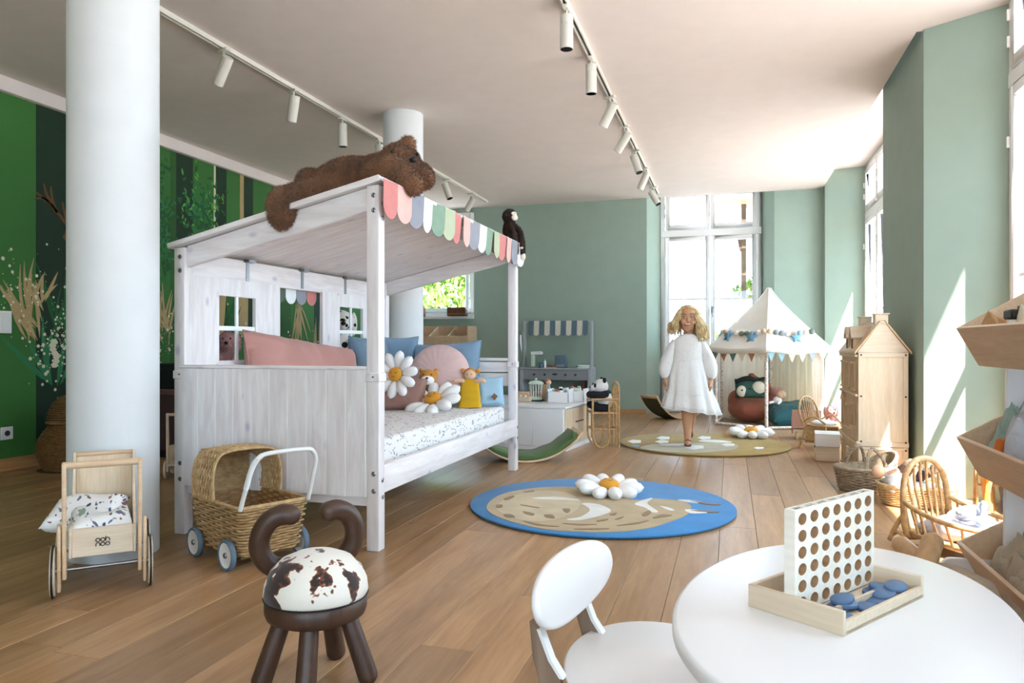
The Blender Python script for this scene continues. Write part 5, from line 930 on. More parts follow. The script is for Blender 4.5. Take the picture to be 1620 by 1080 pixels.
for k in range(6):
    MB().tube([(.02 * math.cos(hexa[k]), .02 * math.sin(hexa[k]), 1.535)] + [rs[i][k * 8] + Vector((0, 0, .003)) for i in range(1, 14)], .006, 6).build('roof_seam', 'tent_cloth', tn)
def wall(k, f0=0, f1=1, gather=.03):
    a, b = Vector(HX[k] + (0,)), Vector(HX[(k + 1) % 6] + (0,)); rs = []
    for z in (.02, .2, .45, .7, .87):
        ring = []
        for j in range(29):
            f = f0 + (f1 - f0) * j / 28; p = a.lerp(b, f); nn = Vector((p.x, p.y, 0)).normalized(); w_ = gather * math.sin(j * 1.35 + k) * (1 - z * .7); ring.append(p * 1.015 + nn * w_ + Vector((0, 0, z)))
        rs.append(ring)
    MB().rings(rs, cap=False, loop=False).build('side_curtain', 'tent_wall', tn, smooth=80)
wall(1, .0, .96); wall(2); wall(3, .06, 1)
wall(0, .8, 1.0, .012)
pc = [('pen_blue', '8fb0bf'), ('pen_green', '6d7f70'), ('pen_terra', 'b9805f'), ('pen_cream', 'e3d6bf'), ('pen_grey', '9aa3a3')]
for nm, h in pc: mat(nm, h, .9, .08)
for k, cols in ((5, ['pen_green', 'pen_terra', 'pen_green', 'pen_cream', 'pen_terra', 'pen_cream']), (0, ['pen_blue', 'pen_blue', 'pen_cream', 'pen_cream', 'pen_grey', 'pen_cream']), (4, ['pen_green', 'pen_terra', 'pen_green', 'pen_grey', 'pen_blue', 'pen_green'])):
    a, b = Vector(HX[k]) * 1.1, Vector(HX[(k + 1) % 6]) * 1.1
    for i, c in enumerate(cols):
        p, q = a.lerp(b, (i + .04) / 6), a.lerp(b, (i + .96) / 6); mid = (p + q) / 2; nn = mid.normalized() * .002; z = .835 - .015 * math.sin(PI * (i + .5) / 6)
        MB().add([(p.x - nn.x, p.y - nn.y, z), (q.x - nn.x, q.y - nn.y, z), (mid.x - nn.x, mid.y - nn.y, z - .115), (p.x + nn.x, p.y + nn.y, z), (q.x + nn.x, q.y + nn.y, z), (mid.x + nn.x, mid.y + nn.y, z - .115)], [(0, 1, 2), (5, 4, 3), (0, 3, 4, 1), (1, 4, 5, 2), (2, 5, 3, 0)]).build('pennant', c, tn, 0)
gl_ = thing('pompom_garland', 'garland of felt pompoms and blue stars draped round the tent roof', 'garland', (tc[0], tc[1], 0)); wool = [('wool_cream', 'e9ddc9'), ('wool_grey', '8f9496'), ('wool_blue', '9db3c0'), ('wool_peach', 'e0bfa0'), ('wool_white', 'f0eeea'), ('wool_moss', '75806f'), ('wool_mint', 'bfcfc6')]
for nm, h in wool: mat(nm, h, .95, .1, 40)
mat('star_blue', '6f9bb5', .9, .12); seq = ['wool_moss', 'wool_blue', 'wool_white', 'wool_peach', 'wool_peach', 'wool_grey', 'wool_grey', 'wool_white', 'wool_peach', 'wool_blue', 'wool_cream', 'wool_moss']; path = []; t_ = .74; r = .02 + .70 * t_ ** 1.08; z = 1.53 - .66 * t_ ** .92; i = 0
for k in (4, 5, 0):
    for j in range(8):
        f = (j + .5) / 8; p = Vector((math.cos(hexa[k]), math.sin(hexa[k]))).lerp(Vector((math.cos(hexa[(k + 1) % 6]), math.sin(hexa[(k + 1) % 6]))), f); dz = -.03 * math.sin(PI * f); c = Vector((p.x * r * 1.04, p.y * r * 1.04, z + .012 + dz)); path.append(c); 
        MB().ell(c, (.03,) * 3, None, 12, 8).build('pompom', seq[i % len(seq)], gl_, smooth=80); i += 1
MB().tube(path, .002, 4).build('string', 'wool_cream', gl_)
for idx in (9, 13, 20, 6):
    c = path[idx] * 1.03 - Vector((0, 0, .075)); an = math.atan2(c.y, c.x); S5 = [(.07 * (1 if q % 2 == 0 else .45) * math.cos(R(90 + 36 * q)), .07 * (1 if q % 2 == 0 else .45) * math.sin(R(90 + 36 * q))) for q in range(10)]
    MB().prism(S5, -.012, .012, Matrix.Translation((c.x * 1.06, c.y * 1.06, c.z)) @ Matrix.Rotation(an + R(90), 4, 'Z') @ Matrix.Rotation(R(68), 4, 'X')).build('star', 'star_blue', gl_, bevel=.004, smooth=60)
# inside the tent
bb = thing('bean_bag', 'terracotta bean bag chair inside the tent', 'bean bag', (.24, 8.86, 0)); m = MB().ell((0, 0, .15), (.27, .26, .15)).ell((.08, .12, .3), (.2, .16, .17)).ell((.02, .08, .42), (.1, .1, .12)).ell((-.16, .02, .24), (.11, .14, .13)); blob(m, 'cover', 'linen_terra', bb, .014, 8); MB().ell((.0, .09, .53), (.04, .03, .03)).build('top_knot', 'linen_terra', bb)
dk = thing('fox_pillow', 'green and cream animal-head pillow on the bean bag', 'pillow', (.22, 8.62, .30), R(8)); mat('felt_bottle', '31564a', .9, .1); mat('felt_cream', 'e6dcc6', .9, .06)
MB().pillow(.34, .22, .12, TR((0, 0, .1), rx=R(75)), 16, .05, .01).build('cover', 'felt_bottle', dk, smooth=80); MB().ell((-.1, -.045, .07), (.06, .035, .065)).build('cheek', 'felt_cream', dk, smooth=80); MB().ell((.08, -.045, .11), (.075, .035, .075)).build('cheek', 'felt_cream', dk, smooth=80)
MB().tube(spline([(-.17, -.02, .17), (-.05, -.04, .215), (.08, -.03, .20), (.2, -.02, .235)], 5), [.03, .034, .036, .038, .04, .04, .04, .038, .036, .034, .032, .03, .026, .02, .015, .01], 10, flat=.7).build('crest', 'felt_black', dk, smooth=80); MB().ell((-.105, -.083, .085), (.01,) * 3).ell((-.02, -.064, .10), (.011,) * 3).build('eye', 'black', dk)
fc = cushion('teal_cushion', 'tufted dark teal floor cushion at the tent entrance', 'cushion', TR((.66, 8.58, .13), rx=R(6), ry=R(-8), rz=R(12)), .54, .52, .24, 'linen_teal', 8, .06, .02)
for k in range(3): MB().tube([(-.2 + .2 * k, -.25, .075), (-.2 + .2 * k, 0, .105), (-.2 + .2 * k, .25, .08)], .006, 6).build('tuft_seam', 'linen_teal', fc)
dl = thing('rag_doll', 'small rag doll with sandy hair slumped on the teal cushion', 'doll', (.50, 8.50, .235), R(-30)); MB().ell((0, 0, .045), (.05, .035, .045)).build('dress', 'cotton_white', dl); MB().ell((.03, .0, .105), (.038, .034, .036)).build('head', 'doll_skin', dl); MB().ell((.04, .015, .115), (.048, .036, .038)).build('hair', 'linen_sand', dl, smooth=80)
for sx in (-1, 1): MB().tube([(sx * .03, -.02, .03), (sx * .05, -.08, .02)], .014, 8, round_ends=True).build('leg', 'cotton_white', dl)
pk = thing('plush_ball', 'dusty pink round plush resting on the bean bag', 'plush toy', (.50, 8.80, .30)); MB().ell((0, 0, .05), (.07, .06, .055)).build('body', 'linen_rose', pk, smooth=80); MB().ell((-.045, 0, .09), (.02,) * 3).ell((.045, 0, .09), (.02,) * 3).build('ear', 'linen_rose', pk)
# ---------------------------------------------------------------- things between tent and doll's house
mat('pink_board', 'b98a78', .6, .06); mat('peach', 'f0b77c', .85, .08)
db = thing('doll_bed', 'small pink-ended wooden doll bed with peach bedding by the tent', 'doll bed', (.77, 7.42, 0), R(-4))
for x in (-.2, .24): MB().b2(x - .008, x + .008, -.13, .13, .06, .20).build('end_panel', 'pink_board', db, bevel=.003)
MB().b2(-.205, .05, -.142, -.128, .11, .285).build('end_panel', 'pink_board', db, bevel=.003); MB().b2(-.2, .24, -.125, .125, .08, .1).build('bed_base', 'birch', db)
for x in (-.16, .2):
    for y in (-.1, .1): MB().tube([(x, y, 0), (x, y, .09)], .013, 10).build('leg', 'beech', db)
MB().pillow(.42, .24, .08, TR((.02, 0, .13)), 14, .04, .015).build('quilt', 'peach', db, smooth=80)
pp = thing('pink_plush', 'fluffy pink plush bear behind the doll bed', 'plush toy', (.95, 7.75, 0), R(10)); sitting_dog(pp, .42, 'plush_pink')
rc = thing('rattan_chair', 'small rattan doll chair with rounded spindle back beside the doll house', 'doll chair', (.765, 6.78, 0), R(52)); rt = lambda P, r=.008, nm='rod', cl=False: MB().tube(P, r, 8, cl).build(nm, 'rattan', rc)
# local -y is the front
wx = .125
for sx in (-1, 1): rt([(sx * wx * .7, -.08, .2), (sx * wx * 1.05, -.12, 0)], .0095, 'leg'); rt([(sx * wx * .7, .1, .2), (sx * wx * 1.05, .14, 0)], .0095, 'leg'); rt([(sx * wx * .98, -.11, .08), (sx * wx * .98, .12, .08)], .007, 'stretcher'); rt(spline([(sx * wx, .1, .23), (sx * wx * 1.1, 0, .28), (sx * wx * .9, -.1, .22)], 5), .008, 'arm')
rt([(wx * math.cos(a), .0 + .115 * math.sin(a), .2) for a in [2 * PI * k / 28 for k in range(28)]], .011, 'seat_ring', True); MB().lathe([(0, .19), (.11, .19), (.11, .2), (0, .2)], n=28).build('seat', 'wicker_honey', rc)
H = [(-wx, .1, .19), (-wx * 1.12, .13, .3), (-wx * .85, .15, .39), (-wx * .4, .16, .43), (0, .16, .438), (wx * .4, .16, .43), (wx * .85, .15, .39), (wx * 1.12, .13, .3), (wx, .1, .19)]; rt(spline(H, 6), .0095, 'back_hoop')
for k in range(7): x = -.09 + .03 * k; rt([(x * .8, .105, .2), (x, .15, .435 - 3.2 * x * x * 1.6)], .0055, 'spindle')
for sx in (-1, 1): MB().prism([(-.1, .05), (.1, .05), (.09, .19), (-.09, .19)], -.004, .004, My(sx * .1)).build('apron', 'wicker_honey', rc)
MB().ell((0, -.005, .22), (.1, .095, .028)).build('seat_pad', 'cotton_white', rc, smooth=80)
tx = thing('toy_chest', 'small birch toy chest with a white sloping lid beside the doll house', 'box', (.725, 6.16, 0), R(-4))
MB().prism([(-.12, 0), (.12, 0), (.12, .175), (.02, .2), (-.12, .2)], -.085, .085, Matrix(((0, 0, 1, 0), (1, 0, 0, 0), (0, 1, 0, 0), (0, 0, 0, 1)))).build('body', 'birch', tx, bevel=.003); MB().prism([(-.125, .2), (.0, .215), (.0, .222), (-.128, .208)], -.09, .09, Matrix(((0, 0, 1, 0), (1, 0, 0, 0), (0, 1, 0, 0), (0, 0, 0, 1)))).build('lid', 'white_gloss', tx, bevel=.002); MB().prism([(-.135, .11), (-.118, .205), (-.125, .21), (-.14, .115)], -.088, .088, Matrix(((0, 0, 1, 0), (1, 0, 0, 0), (0, 1, 0, 0), (0, 0, 0, 1)))).build('flap', 'white_gloss', tx, bevel=.002)
MB().ell((-.088, -.03, .1), (.004, .02, .012)).build('grip', 'black', tx)
# ---------------------------------------------------------------- doll's house
wood('birch_facade', 'c9a878', 'dcc09a', 2, .55); dh = thing('doll_house', 'tall three-storey birch doll house with dormers and chimneys beside the pier', 'doll house', (.79, 5.13, 0), R(0))
DW, DL, E1 = .29, .70, .845                                # width (x), length (y), eave height
MB().b2(0, DW, 0, DL, .0, E1).build('body', 'birch_facade', dh)
side = MB().b2(.012, DW - .012, -.004, 0, .0, E1).build('end_wall', 'birch_z', dh)
for x0, x1 in ((0, .03), (DW - .03, DW)): MB().b2(x0, x1, -.012, 0, 0, E1).build('stile', 'birch_z', dh, bevel=.002)
for z0, z1 in ((E1 - .03, E1), (.245, .275), (.225, .24), (.0, .03)): MB().b2(0 if z0 != .245 else -.012, DW if z0 != .245 else DW + .003, -.014, 0, z0, z1).build('rail', 'birch', dh, bevel=.002)
for x in (.016, DW - .016):
    for z in (E1 - .015, .565, .275, .225): MB().lathe([(0, 0), (.006, 0), (.006, .003), (0, .003)], (x, -.0125, z), 12, Matrix.Rotation(R(90), 4, 'X')).build('bolt', 'black', dh)
MB().prism([(-.005, E1), (DW + .005, E1), (DW * .56, 1.03), (DW * .44, 1.03)], 0, DL, Matrix(((1, 0, 0, 0), (0, 0, 1, 0), (0, 1, 0, 0), (0, 0, 0, 1)))).build('attic', 'birch', dh)
for sgn, xa, xb in ((-1, -.02, DW * .45), (1, DW + .02, DW * .55)): MB().prism([(xa, E1 - .012), (xb, 1.035), (xb, 1.05), (xa - .0, E1 + .006)], -.012, DL + .012, Matrix(((1, 0, 0, 0), (0, 0, 1, 0), (0, 1, 0, 0), (0, 0, 0, 1)))).build('roof_slope', 'birch_facade', dh, bevel=.001)
MB().b2(DW * .42, DW * .58, -.005, DL, 1.03, 1.045).build('ridge', 'birch', dh, bevel=.002)
for y in (.02, DL - .12): c = MB().b2(DW * .36, DW * .62, y, y + .09, .99, 1.09).build('chimney', 'birch_z', dh, bevel=.002); MB().b2(DW * .33, DW * .65, y - .008, y + .098, 1.09, 1.098).build('cap', 'birch', c, bevel=.001)
for y in (.2, .42):
    d = MB().b2(-.005, DW * .4, y - .05, y + .05, E1 + .005, .955).build('dormer', 'birch_facade', dh); MB().prism([(y - .068, .945), (y, 1.02), (y + .068, .945), (y + .062, .938), (y, 1.004), (y - .062, .938)], -.02, DW * .42, Matrix(((0, 0, 1, 0), (1, 0, 0, 0), (0, 1, 0, 0), (0, 0, 0, 1)))).build('dormer_roof', 'birch', d); MB().prism([(y - .05, .95), (y, 1.004), (y + .05, .95)], -.004, .1, Matrix(((0, 0, 1, 0), (1, 0, 0, 0), (0, 1, 0, 0), (0, 0, 0, 1)))).build('gable', 'birch', d)
    for q in (-.02, .02): MB().b2(-.007, -.004, y + q - .012, y + q + .012, E1 + .025, .935).build('pane', 'doll_brown', d)  # dark brown sheets stand in for the dormer openings
def dwin(y, z0, z1, w_, arch=False):
    f = MB().b2(-.014, 0, y - w_ / 2 - .012, y - w_ / 2, z0, z1).b2(-.014, 0, y + w_ / 2, y + w_ / 2 + .012, z0, z1).b2(-.02, 0, y - w_ / 2 - .022, y + w_ / 2 + .022, z0 - .014, z0).b2(-.02, 0, y - w_ / 2 - .018, y + w_ / 2 + .018, z1, z1 + .016)
    if arch: f.prism([(y - w_ / 2 - .02, z1 + .014), (y + w_ / 2 + .02, z1 + .014), (y, z1 + .075)], -.018, 0, Matrix(((0, 0, 1, 0), (1, 0, 0, 0), (0, 1, 0, 0), (0, 0, 0, 1))))
    f.b2(-.01, 0, y - .004, y + .004, z0, z1).b2(-.01, 0, y - w_ / 2, y + w_ / 2, (z0 + z1) / 2 - .004, (z0 + z1) / 2 + .004); o = f.build('window_frame', 'birch_facade', dh, bevel=.001)
    MB().b2(-.003, -.0005, y - w_ / 2, y + w_ / 2, z0, z1).build('pane', 'doll_brown', o)  # dark brown sheet on the solid body stands in for a dark opening
for y in (.12, .35, .58): dwin(y, .61, .77, .085)
dwin(.15, .36, .50, .085); dwin(.37, .33, .47, .06, False); dwin(.58, .33, .50, .1, True); dwin(.15, .06, .18, .085); dwin(.58, .06, .18, .085)
MB().b2(-.014, 0, .32, .42, .0, .19).build('door', 'birch', dh, bevel=.002)
for z in (.56, .245, .815): MB().b2(-.018, 0, -.004, DL, z, z + .018).build('string_course', 'birch_facade', dh, bevel=.002)
# ---------------------------------------------------------------- moses baskets
def moses(label, loc, rz, L, W, Hh, m, hood=0, lift=.0, seed=0):
    t = thing('moses_basket', label, 'basket', loc, rz)
    def S(a, q):
        an = 2 * PI * a; e = 1 + .16 * q; top = Hh + hood * max(0, math.cos(an)) ** 1.5 + lift; x = math.copysign(abs(math.cos(an)) ** .8, math.cos(an)) * L / 2 * e; y = math.copysign(abs(math.sin(an)) ** .8, math.sin(an)) * W / 2 * e; return Vector((x, y, .012 + top * q)), Vector((math.cos(an), math.sin(an), 0))
    basket(t, 'body', S, 15, 22, m, m, r=.0075, amp=.005, seed=seed, inner=.01); MB().tube([S(k / 60, 1)[0] for k in range(60)], .011, 8, True).build('rim', m, t)
    MB().prism([(S(k / 40, 0)[0].x, S(k / 40, 0)[0].y) for k in range(40)], .004, .014).build('bottom', m, t)
    for sy in (-1, 1):
        P = spline([(-L * .2, sy * W * .57, Hh * .9), (-L * .17, sy * W * .5, Hh + .07), (0, sy * W * .36, Hh + .135), (L * .17, sy * W * .5, Hh + .07), (L * .2, sy * W * .57, Hh * .9)], 8); h = MB()
        for ph in (0, 2.1, 4.2): h.tube([p + Vector((.006 * math.cos(i * .8 + ph), .004 * math.sin(i * .8 + ph), .006 * math.sin(i * .8 + ph))) for i, p in enumerate(P)], .006, 6)
        h.build('handle', m, t, smooth=60)
    return t
moses('grey-brown moses basket with a raised hood end in front of the doll house', (.80, 4.92, 0), R(20), .30, .22, .13, 'wicker_grey', .09, 0, 3)
moses('pale straw moses basket holding two dolls by the sunlit window side', (1.00, 4.55, 0), R(4), .34, .24, .10, 'wicker_light', 0, 0, 4)
bl = thing('doll_blanket', 'white blanket filling the pale straw moses basket', 'blanket', (1.00, 4.55, .05), R(4)); MB().pillow(.33, .23, .09, TR((0, 0, .04)), 16, .0, .03, 4).build('cloth', 'cotton_white', bl, smooth=80); MB().pillow(.13, .18, .05, TR((-.1, 0, .085), ry=R(-20)), 12, .1, .01).build('pillow', 'cotton_white', bl, smooth=80)
mat('outfit_plum', '4b2f4e', .9, .2)
def babydoll(label, loc, rz, skin_, outfit):
    t = thing('baby_doll', label, 'doll', loc, rz); MB().ell((.0, 0, .035), (.055, .035, .035)).build('outfit', outfit, t, smooth=80); MB().ell((-.075, 0, .045), (.036, .034, .036)).build('head', skin_, t, smooth=80)
    for sy in (-1, 1): MB().tube(spline([(.04, sy * .02, .03), (.075, sy * .026, .055), (.085, sy * .028, .09)], 4), .014, 8, round_ends=True).build('leg', skin_, t, smooth=80); MB().tube([(-.03, sy * .03, .04), (.0, sy * .055, .06)], .011, 8, round_ends=True).build('arm', skin_, t, smooth=80)
    return t
babydoll('brown doll in plum outfit lying with feet up in the straw basket', (1.0, 4.53, .135), R(-30), 'doll_brown', 'outfit_plum'); babydoll('pale baby doll at the left end of the straw basket', (.88, 4.56, .135), R(10), 'doll_skin', 'cotton_white')
# ---------------------------------------------------------------- white table
NTm = NT('table_lacquer'); NTm.col('f2f3f5').set(Roughness=.28)
TZ = .48; tcx, tcy = .173, 1.27; ta = math.atan2(.977, .215)
tb_ = thing('oval_table', 'white lacquered rounded play table in the foreground', 'table', (tcx, tcy, 0), ta)
E2 = lambda a, b, n=96: [(a * math.cos(2 * PI * k / n), b * math.sin(2 * PI * k / n)) for k in range(n)]
MB().rings([[Vector((x, y, z)) for x, y in E2(.407 - d, .251 - d)] for d, z in ((.012, TZ - .026), (.004, TZ - .024), (0, TZ - .018), (0, TZ - .006), (.003, TZ - .001), (.008, TZ))]).build('table_top', 'table_lacquer', tb_, smooth=50)
for x, y in ((-.24, -.11), (.24, -.11), (.24, .11), (-.24, .11)): MB().tube([(x, y, TZ - .026), (x * 1.12, y * 1.12, .006)], [.022, .013], 14).build('leg', 'beech', tb_)
MB().prism(E2(.27, .14, 40), TZ - .05, TZ - .026).build('apron', 'table_lacquer', tb_)
# ---------------------------------------------------------------- four-in-a-row game
gr = math.atan2(-.573, .815); gm = thing('wooden_game', 'pale wooden peg-hole strategy game standing in its tray on the table', 'game', (.028, 1.226, TZ), gr); GW, GL = .157, .262
MB().b2(0, GW, 0, GL, 0, .006).build('tray_floor', 'birch', gm)
for a in ((0, GW, -.001, .007, .036), (0, GW, GL - .007, GL, .036), (0, .007, .007, GL - .007, .036), (GW - .007, GW, .007, GL - .007, .020)): MB().b2(*a[:4], 0, a[4]).build('tray_side', 'birch', gm, bevel=.0012)
MB().b2(GW - .045, GW - .04, .007, GL - .007, .006, .018).build('tray_ledge', 'birch', gm)
bx0, bx1 = .060, .078; c0, c1 = .009, .253; z0, z1 = .008, .163; nc, nr_ = 7, 6; cw, rh = (c1 - c0) / nc, (z1 - z0) / nr_; mb = MB(); hw_ = MB(); N = 20
for i in range(nc):
    for j in range(nr_):
        cy, cz = c0 + cw * (i + .5), z0 + rh * (j + .5); inn = [(cy + .0118 * math.cos(2 * PI * k / N + .157), cz + .0093 * math.sin(2 * PI * k / N + .157)) for k in range(N)]; out = []
        for k in range(N):
            a = 2 * PI * k / N + .157; dx, dz = math.cos(a) * cw, math.sin(a) * rh; s_ = min(cw / 2 / abs(dx) if abs(dx) > 1e-9 else 9, rh / 2 / abs(dz) if abs(dz) > 1e-9 else 9); out.append((cy + dx * s_, cz + dz * s_))
        for x, fl_ in ((bx0, False), (bx1, True)): mb.add([(x, p, q) for p, q in inn + out], [(k, (k + 1) % N, N + (k + 1) % N, N + k)[::1 if fl_ else -1] for k in range(N)])
        hw_.add([(x, p, q) for x in (bx0, bx1) for p, q in inn], [(k, (k + 1) % N, N + (k + 1) % N, N + k) for k in range(N)])
for a in ((c0 - .004, c0, z0, z1 + .003), (c1, c1 + .004, z0, z1 + .003)): mb.b2(bx0, bx1, *a)
mb.b2(bx0, bx0 + .004, c0, c1, z1 - .0, z1 + .003).b2(bx1 - .004, bx1, c0, c1, z1, z1 + .003)
for i in range(nc + 1): mb.b2(bx0 + .003, bx1 - .003, max(c0, c0 + cw * i - .004), min(c1, c0 + cw * i + .004), z1, z1 + .003)
wood('hole_wood', 'a9825c', 'c09a74', 0, .6); bo_ = mb.build('board', 'pale_block', gm, 30); hw_.build('hole_lining', 'hole_wood', bo_, 60)['kind'] = 'stuff'
mat('disc_blue', '5a779c', .55, .06); GM = Matrix.Translation((.028, 1.226, TZ)) @ Matrix.Rotation(gr, 4, 'Z'); disc = None
for k, (x, y, z, rx, ry) in enumerate(((.10, .035, .0075, 4, 3), (.128, .05, .0075, -3, 5), (.122, .028, .0145, 10, 6), (.104, .085, .0075, 3, 0), (.112, .093, .0145, -6, 4), (.108, .09, .0215, 5, -6), (.134, .12, .0075, 0, 8), (.124, .165, .0075, 6, 0), (.128, .185, .0145, 9, 4), (.105, .2, .0075, 0, 4), (.108, .215, .0145, -6, 3), (.133, .215, .0215, 5, 5), (.03, .12, .0075, 3, 3))):
    lb = ['blue game disc nearest the tray corner', 'blue game disc beside the low tray edge, near corner', 'blue game disc leaning on two others at the near corner', 'lowest blue game disc of the small stack', 'middle blue game disc of the small stack', 'topmost blue game disc of the small stack', 'single blue game disc in the middle of the tray edge', 'blue game disc under the far overlapping pair', 'upper disc of the far overlapping blue pair', 'blue game disc close to the board at the far end', 'upper blue disc close to the board at the far end', 'far corner blue game disc lying on top', 'blue game disc behind the standing game board'][k]
    M = GM @ TR((x, y, z), rx=R(rx), ry=R(ry))
    if disc is None:
        disc = MB().rings([[Vector((a, b, zz)) for a, b in E2(.0165 - d, .0215 - d, 32)] for d, zz in ((.001, -.0036), (0, -.0026), (0, .0026), (.001, .0036))]).mesh('game_disc', 50); disc.materials.append(MATS['disc_blue'])
    o = bpy.data.objects.new('game_disc', disc); COL.objects.link(o); o.matrix_world = M; tag(o, lb, 'game piece', 'blue discs in the game tray')
# ---------------------------------------------------------------- white child's chair
mat('chair_white', 'f1f0f0', .4, .01); wood('grey_oak', '7d6756', '9a8470', 2, .5)
ch = thing('white_chair', 'white child chair with oval back pushed to the table', 'chair', (-.16, 1.47, 0), R(-10.5)); SZ = .28
MB().rings([[Vector((x * (1 - .0), y, z - .012 * (1 - (x / .16) ** 2))) for x, y in E2(.155 - d, .215 - d)] for d, z in ((.008, SZ - .016), (0, SZ - .010), (0, SZ - .004), (.004, SZ))]).build('seat', 'chair_white', ch, smooth=60)
MBk = Matrix.Translation((-.155, -.02, .408)) @ Matrix.Rotation(R(-14), 4, 'Y')
rs = []
for d, x in ((.008, -.009), (.002, -.007), (0, -.003), (0, .003), (.003, .007), (.009, .009)):
    rs.append([MBk @ Vector((x + .35 * (a * a), a, b)) for a, b in [(px * (1 - d / .2), py * (1 - d / .068)) for px, py in [(.2 * math.copysign(abs(math.cos(2 * PI * k / 64)) ** .85, math.cos(2 * PI * k / 64)), .066 * math.copysign(abs(math.sin(2 * PI * k / 64)) ** .9, math.sin(2 * PI * k / 64))) for k in range(64)]]])
MB().rings(rs).build('backrest', 'chair_white', ch, smooth=60)
for y in (-.15, .075):
    MB().prism([(-.175, .0), (-.15, .0), (-.118, .275), (-.142, .30), (-.168, .36), (-.185, .37), (-.178, .30), (-.165, .26)], -.009, .009, TR((0, y, 0), rx=R(90))).build('back_leg', 'grey_oak', ch, bevel=.003); MB().prism([(-.113, .27), (-.137, .302), (-.16, .355), (-.168, .355), (-.144, .30), (-.121, .27)], -.0095, .0095, TR((0, y, 0), rx=R(90))).build('leg_edge', 'chair_white', ch)
for y in (-.13, .13): MB().prism([(.09, .27), (.12, .27), (.14, 0), (.12, 0)], -.009, .009, TR((0, y, 0), rx=R(90))).build('front_leg', 'grey_oak', ch, bevel=.003)
MB().b2(-.13, .11, -.012, .012, SZ - .035, SZ - .016).build('seat_rail', 'chair_white', ch)
# ---------------------------------------------------------------- bin shelf on the right
sh = thing('bin_shelf', 'plywood bin shelf with white uprights at the right edge of the picture', 'bin shelf', (.72, 2.72, 0)); LY = -1.15
for y in (-.045, LY + .02): MB().prism([(.115, 0), (.46, 0), (.46, 1.22), (.40, 1.22), (.125, .98), (.115, .2)], -.009, .009, TR((0, y, 0), rx=R(90))).build('upright', 'white_gloss', sh, bevel=.003)
MB().prism([(-.055, 0), (.12, 0), (.12, .2)] + [(-.025 - .03 * math.sin(R(q)), .17 + .03 * math.cos(R(q))) for q in (0, 20, 40, 60, 80, 90)], -.009, .009, TR((0, -.02, 0), rx=R(90))).build('foot', 'white_gloss', sh, bevel=.003)
def tray(z):                                              # tilting bin: front lip at x = 0, back rises towards the window
    b = MB().bar((.0, LY / 2, z), (.066, LY / 2, z - .125), -LY, .013, (1, 0, .5)).build('bin_front', 'ply', sh, bevel=.002)
    end = [(0, z), (.066, z - .125), (.40, z - .06), (.40, z + .235)]
    for y in (0, LY / 2, LY): MB().prism(end, -.006, .006, TR((0, y - (.006 if y == 0 else 0), 0), rx=R(90))).build('bin_end', 'ply', sh, bevel=.002) if y != LY / 2 else MB().prism([(.01, z - .02), (.066, z - .12), (.39, z - .06), (.39, z + .10), (.2, z + .06)], -.005, .005, TR((0, y, 0), rx=R(90))).build('bin_divider', 'ply', sh, bevel=.002)
    MB().bar((.06, LY / 2, z - .12), (.40, LY / 2, z - .055), -LY, .01).build('bin_floor', 'ply', sh); MB().b2(.395, .405, LY, 0, z - .06, z + .235).build('bin_back', 'ply', sh)
    for zz in (z + .06, z + .11): MB().ell((.30, -.012, zz - .02), (.008, .005, .008)).build('bolt', 'steel', sh)
for z in (.955, .597, .25): tray(z)
def heap(name, label, cat, c, r, m, seed, n=9, vox=.009):   # rumpled cloth with ridged creases
    rg = random.Random(seed); t = thing(name, label, cat, c, rg.uniform(-.4, .4)); NR, NA = 26, 84; rs = []
    ridge = lambda p: max(0, 1 - abs(noise.noise(p)) * 2.2) ** 2
    for i in range(NR + 1):
        q = i / NR; ring = []
        for k in range(NA):
            a = 2 * PI * k / NA; wob = 1 + .10 * math.sin(3 * a + seed) + .07 * math.sin(5 * a + 2 * seed) + .04 * math.sin(11 * a); x, y = r[0] * q * wob * math.cos(a), r[1] * q * wob * math.sin(a)
            p = Vector((x * 11 + seed * 3.7, y * 6 + x * 4, seed)); f = .30 * ridge(p) + .16 * ridge(p * 2.3 + Vector((5, 1, 0))) + .07 * ridge(p * 5) + .25 * noise.noise(p * .6)
            z = r[2] * (max(0, 1 - q ** 3) ** .7 * (.55 + f) + .02); ring.append(Vector((x + .012 * f * math.cos(a), y + .012 * f * math.sin(a), z if i < NR else 0)))
        rs.append(ring)
    MB().rings(rs, cap=True).build('cloth', m, t, smooth=80); return t
fabric('ivory_plush', 'ddd3bf', wr=.5, bs=14); fabric('mint_cloth', '9fb8ae', wr=.6, bs=12); fabric('tulle', 'c9cbd2', wr=.8, bs=30); fabric('beige_knit', 'b5a48c', wr=.7, bs=16); fabric('turquoise', '36a7a5', wr=.3); fabric('orange_cloth', 'd9762c', wr=.4); fabric('navy_cloth', '232c48', wr=.5); fabric('red_cloth', 'b8342c', wr=.4); fabric('kraft', 'b48a5e', wr=.5); fabric('amber_cloth', 'e9a53a', wr=.5); fabric('star_beige', 'c6b9a6', wr=.6, bs=14)
LS = lambda x, y, z: (.72 + x, 2.72 + y, z)
heap('ivory_bag', 'ivory plush bag with black straps in the top bin', 'bag', LS(.20, -.22, .885), (.13, .15, .20), 'ivory_plush', 1)
t = thing('black_strap', 'black buckled strap lying over the ivory bag', 'strap', LS(.12, -.16, .99)); MB().b2(-.03, .03, -.035, .035, -.015, .015).build('buckle', 'black', t, bevel=.005); MB().tube(spline([(.02, -.02, .01), (.08, -.05, .06), (.13, -.05, .1)], 5), .008, 8, flat=.5).build('band', 'black', t); MB().tube([(.0, 0, .015), (.07, -.01, .035)], .01, 8).build('band', 'dark_grey', t)
heap('paper_parcel', 'crumpled brown paper at the far corner of the top bin', 'paper', LS(.09, -.06, .90), (.045, .045, .10), 'kraft', 2, 5, .008)
